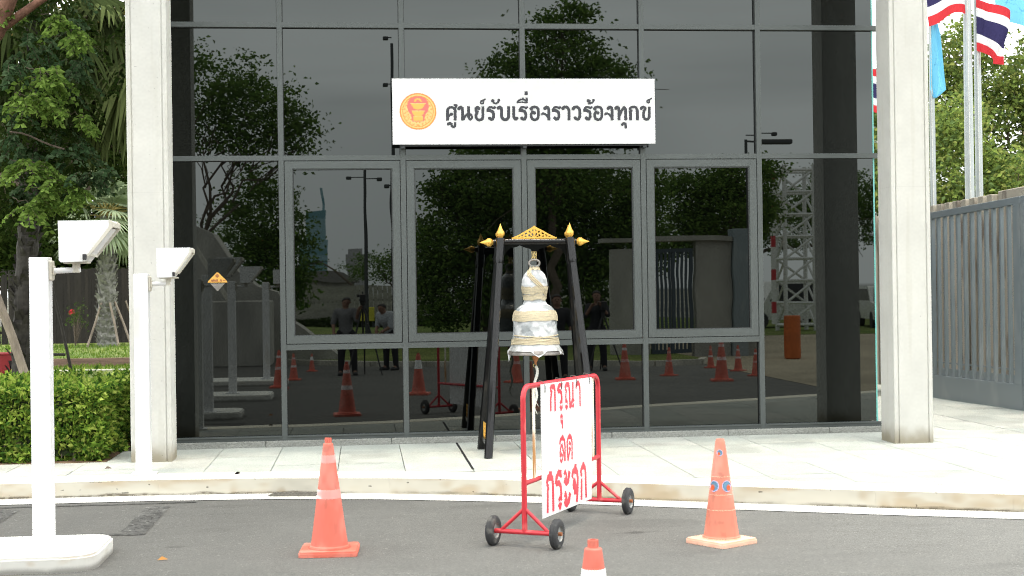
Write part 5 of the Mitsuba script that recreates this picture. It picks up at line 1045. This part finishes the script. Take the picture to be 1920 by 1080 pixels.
G2 = thing('slat_gate', 'blue-grey slatted gate mirrored in the fourth window', 'gate')
part(G2, 'stile', cat([box(x, x+0.09, -20.45, -20.38, 0.1, 2.75) for x in (7.25, 7.75, 8.2)]), 'mat_gate_dark'); part(G2, 'rail', cat([box(7.25, 8.29, -20.46, -20.36, z, z+0.1) for z in (0.1, 2.7)]), 'mat_gate_dark')
for i in range(8): part(G2, 'slat', box(7.36+i*0.105, 7.36+i*0.105+0.06, -20.44, -20.40, 0.2, 2.7), 'mat_gate_dark')
TWR = thing('truss_tower', 'white lattice truss tower mirrored in the right pane', 'tower')
for sx_ in (0, 1):
    for sy_ in (0, 1): part(TWR, 'upright', tube([(16.1+1.15*sx_, -38.0-1.15*sy_, 0), (16.1+1.15*sx_, -38.0-1.15*sy_, 6.4)], 0.085, 8), 'mat_tower_white', 40)
for i in range(8):
    z = 0.25+i*0.85; c4 = [(16.1, -38.0), (17.25, -38.0), (17.25, -39.15), (16.1, -39.15)]
    part(TWR, 'brace', cat([tube([(*c4[j], z), (*c4[(j+1) % 4], z)], 0.06, 6) for j in range(4)]+([tube([(*c4[j], z), (*c4[(j+1) % 4], z+0.85)], 0.05, 6) for j in range(4)] if i < 7 else [])), 'mat_tower_white')
BA = thing('barrier_arm', 'red and white barrier pole standing upright beside the mirrored truss tower', 'barrier'); 
for i in range(14): part(BA, 'stripe', box(15.55, 15.70, -38.05, -37.9, 0.3+i*0.42, 0.3+i*0.42+0.418), 'mat_red_paint' if i % 3 == 1 else 'mat_tower_white')
k = thing('orange_bollard', 'upright orange cylinder standing before the mirrored truss tower', 'bollard'); part(k, 'body', lathe([(0, 0.02), (0.19, 0.02), (0.195, 0.06), (0.195, 1.0), (0.18, 1.04), (0, 1.04)], 28, (10.17, -18.0, 0)), 'mat_orange', 40); part(k, 'foot', lathe([(0, 0), (0.16, 0), (0.16, 0.019), (0, 0.019)], 20, (10.17, -18.0, 0)), 'mat_rubber')
def car(label, x, y, rot, van=False):
    k = thing('parked_car', label, 'car', 'parked vehicles mirrored in the right pane'); M = T().translate([x, y, 0]).rotate([0, 0, 1], rot); h = 1.95 if van else 1.70
    pf_ = Polygon([(-2.2, 0.35), (2.2, 0.35), (2.28, 0.75), (2.15, 0.98), (1.25, 1.05), (0.75, h-0.05), (0.5, h), (-1.9, h), (-2.15, 1.1), (-2.25, 0.7)]).buffer(-0.04).buffer(0.04)
    def P(n, m, mt, sm=False): q = part(k, n, m, mt, sm); scene[q]['to_world'] = M
    P('body', plate(pf_, 1.76, (0, 0.88, 0), (1, 0, 0), (0, 0, 1)), 'mat_car')
    for s in (-1, 1):
        P('side_window', plate(Polygon([(1.0, 1.10), (0.62, h-0.12), (-1.75, h-0.12), (-1.9, 1.10)]), 0.01, (0, 0.885 if s < 0 else -0.875, 0), (1, 0, 0), (0, 0, 1)), 'mat_car_glass')
        P('headlight', box(2.12, 2.27, s*0.50, s*0.80, 0.72, 0.90, 0.02), 'mat_tower_white')
    P('windscreen', plate(Polygon([(-0.75, 0.02), (0.75, 0.02), (0.65, 0.74*(h-1.05)/0.65), (-0.65, 0.74*(h-1.05)/0.65)]), 0.01, (1.255, 0, 1.07), (0, 1, 0), (-0.6, 0, 0.8)), 'mat_car_glass')
    P('grille', box(2.20, 2.285, -0.45, 0.45, 0.55, 0.82, 0.01), 'mat_black_plastic'); P('bumper', box(2.15, 2.32, -0.85, 0.85, 0.32, 0.50, 0.03), 'mat_dark_metal')
    for a in (-1.4, 1.4):
        for s in (-1, 1): P('wheel', tube([(a, s*0.70, 0.33), (a, s*0.90, 0.33)], 0.33, 20), 'mat_rubber', 40)
car('white car parked right of the mirrored right column', 21.6, -42.0, 100.0); car('white van parked behind the mirrored truss tower', 17.6, -43.5, 170.0, True)
def lamp(label, x, y, h, heads, arm=0.0):
    k = thing('lamp_post', label, 'lamp post'); part(k, 'pole', tube([(x, y, 0), (x, y, h)], [0.07, 0.045], 10), 'mat_lamp_grey', 40)
    for (dx, z) in heads: part(k, 'floodlight', cat([box(x+dx-0.08, x+dx+0.08, y-0.08, y+0.08, z, z+0.11, 0.02), beam((x, y, z+0.08), (x+dx, y, z+0.08), 0.03, 0.03)]), 'mat_lamp_grey')
    if arm: part(k, 'lamp_arm', cat([beam((x, y, h-0.05), (x+arm, y, h-0.1), 0.06, 0.05), box(x+arm*0.3, x+arm+0.5*np.sign(arm), y-0.14, y+0.14, h-0.2, h-0.06, 0.03)]), 'mat_lamp_grey')
lamp('dark floodlight mast mirrored left of the sign board', 0.98, -28.0, 9.2, ((-0.18, 9.9-0.6), (-0.2, 7.9), (-0.16, 5.6), (-0.16, 4.9))); lamp('wavy thin mast mirrored in the first window', 0.16, -28.5, 5.6, ((-0.5, 5.2), (0.45, 5.15)))
lamp('street lamp with flat head mirrored above the truss tower', 11.85, -28.0, 6.35, ((0.9, 6.9-0.5),), 0.95); lamp('thin dark mast with lamps mirrored near the right end of the glass', 15.1, -28.0, 7.6, ((-0.15, 7.2), (-0.2, 6.0), (0.1, 6.4)))
TB = thing('tower_block', 'distant teal glass tower mirrored in the first window', 'building'); part(TB, 'body', cat([box(-26, -14, -612, -600, 0, 26), box(-23, -15, -611, -601, 26, 38), box(-16.5, -15.5, -606, -605, 38, 47)]), 'mat_teal_tower')
TB = thing('tower_block', 'distant grey block mirrored right of the teal tower', 'building'); part(TB, 'body', box(-6, 2.5, -612, -602, 0, 20), 'mat_far_grey'); part(TB, 'roof', box(-5, 1, -611, -603, 20, 22), 'mat_far_grey')
HS = thing('house', 'low house roof mirrored above the board fence', 'house'); part(HS, 'wall', box(-6, -0.5, -86, -80, 0, 2.6), 'mat_concrete'); part(HS, 'roof', plate(Polygon([(-6.4, 2.5), (-0.1, 2.5), (-1.2, 3.1), (-5.3, 3.3)]), 6.6, (0, -79.7, 0), (1, 0, 0), (0, 0, 1)), 'mat_roof')
MT = [('mirrored tree with open forked branches in the left pane', (-5.2, -28, 0), (-4.7, -28, 3.6), 0.10, [((-4.3, -28, 8.0), (1.5, 1.2, 1.1), 60), ((-3.2, -28, 7.3), (1.4, 1.1, 1.0), 52), ((-4.6, -28.3, 6.6), (0.9, 0.9, 0.7), 26), ((-2.1, -28, 6.9), (0.9, 0.6, 0.6), 24), ((-1.9, -28, 6.0), (0.5, 0.5, 0.5), 10), ((-3.4, -28, 6.2), (0.9, 0.7, 0.3), 18)], 91),
      ('dense dark mirrored tree between left pane and first window', (-3.0, -30, 0), (-3.0, -30, 1.8), 0.15, [((-3.1, -30, 4.0), (1.25, 1.0, 1.5), 120), ((-2.4, -30, 2.6), (1.0, 0.9, 1.2), 90)], 92),
      ('tall mirrored tree rising behind the sign board', (5.7, -27, 0), (5.7, -27, 4.2), 0.16, [((5.9, -27, 8.6), (1.5, 1.2, 1.2), 110), ((4.4, -27, 7.9), (1.1, 1.0, 0.8), 55), ((7.3, -27, 7.8), (1.2, 1.0, 0.8), 65), ((6.1, -27, 9.8), (0.8, 0.8, 0.5), 26), ((5.4, -27, 6.4), (2.6, 1.3, 1.0), 140), ((5.6, -27, 5.0), (2.4, 1.3, 1.0), 130)], 93),
      ('broad dark mirrored tree in the second window', (3.8, -29, 0), (3.8, -29, 1.8), 0.17, [((3.0, -29, 3.4), (1.4, 1.1, 1.3), 170), ((4.8, -29, 3.6), (1.7, 1.2, 1.4), 190), ((2.7, -29, 1.8), (1.2, 0.9, 1.2), 120), ((4.6, -29, 1.6), (1.4, 0.9, 1.2), 120), ((3.9, -29, 5.2), (1.5, 0.9, 0.9), 110), ((2.6, -29, 4.9), (0.6, 0.6, 0.5), 30)], 94),
      ('broad dark mirrored tree in the third window', (7.1, -29, 0), (7.1, -29, 2.0), 0.17, [((6.7, -29, 3.6), (1.8, 1.2, 1.6), 210), ((8.3, -29, 3.1), (1.3, 1.0, 1.2), 120), ((8.7, -29, 4.7), (0.9, 0.8, 0.8), 60), ((6.6, -29, 1.6), (1.5, 0.9, 1.2), 120), ((6.6, -29, 5.3), (1.3, 0.9, 0.7), 80)], 95),
      ('layered mirrored tree above the boundary wall in the fourth window', (11.8, -32, 0), (11.8, -32, 2.8), 0.15, [((11.3, -32, 5.2), (1.1, 0.9, 0.5), 60), ((12.9, -32, 5.5), (1.2, 0.9, 0.7), 80), ((12.3, -32, 4.2), (2.2, 1.1, 0.7), 140), ((10.6, -32, 3.6), (0.9, 0.9, 0.6), 50)], 96),
      ('mirrored tree behind the truss tower', (18.2, -52, 0), (18.2, -52, 3), 0.2, [((17.2, -52, 5.2), (1.8, 1.3, 1.6), 110), ((20.0, -52, 5.0), (2.0, 1.3, 1.6), 110), ((23.0, -52, 5.6), (2.2, 1.3, 2.0), 140), ((25.4, -52, 5.4), (1.8, 1.2, 1.9), 90)], 97),
      ('low mirrored bushy trees on the skyline', (2.2, -70, 0), (2.2, -70, 1.5), 0.15, [((1.0, -70, 3.3), (2.0, 1.2, 0.9), 70), ((4.5, -70, 4.0), (2.6, 1.3, 1.8), 110), ((-8, -70, 4.0), (4.0, 1.5, 2.0), 130)], 98)]
for lab, b, f, tr, bl, sd in MT: tree('mirrored_tree', lab, b, f, tr, bl, GREEN*2.1, sd, 0.15, 42, 0.28)
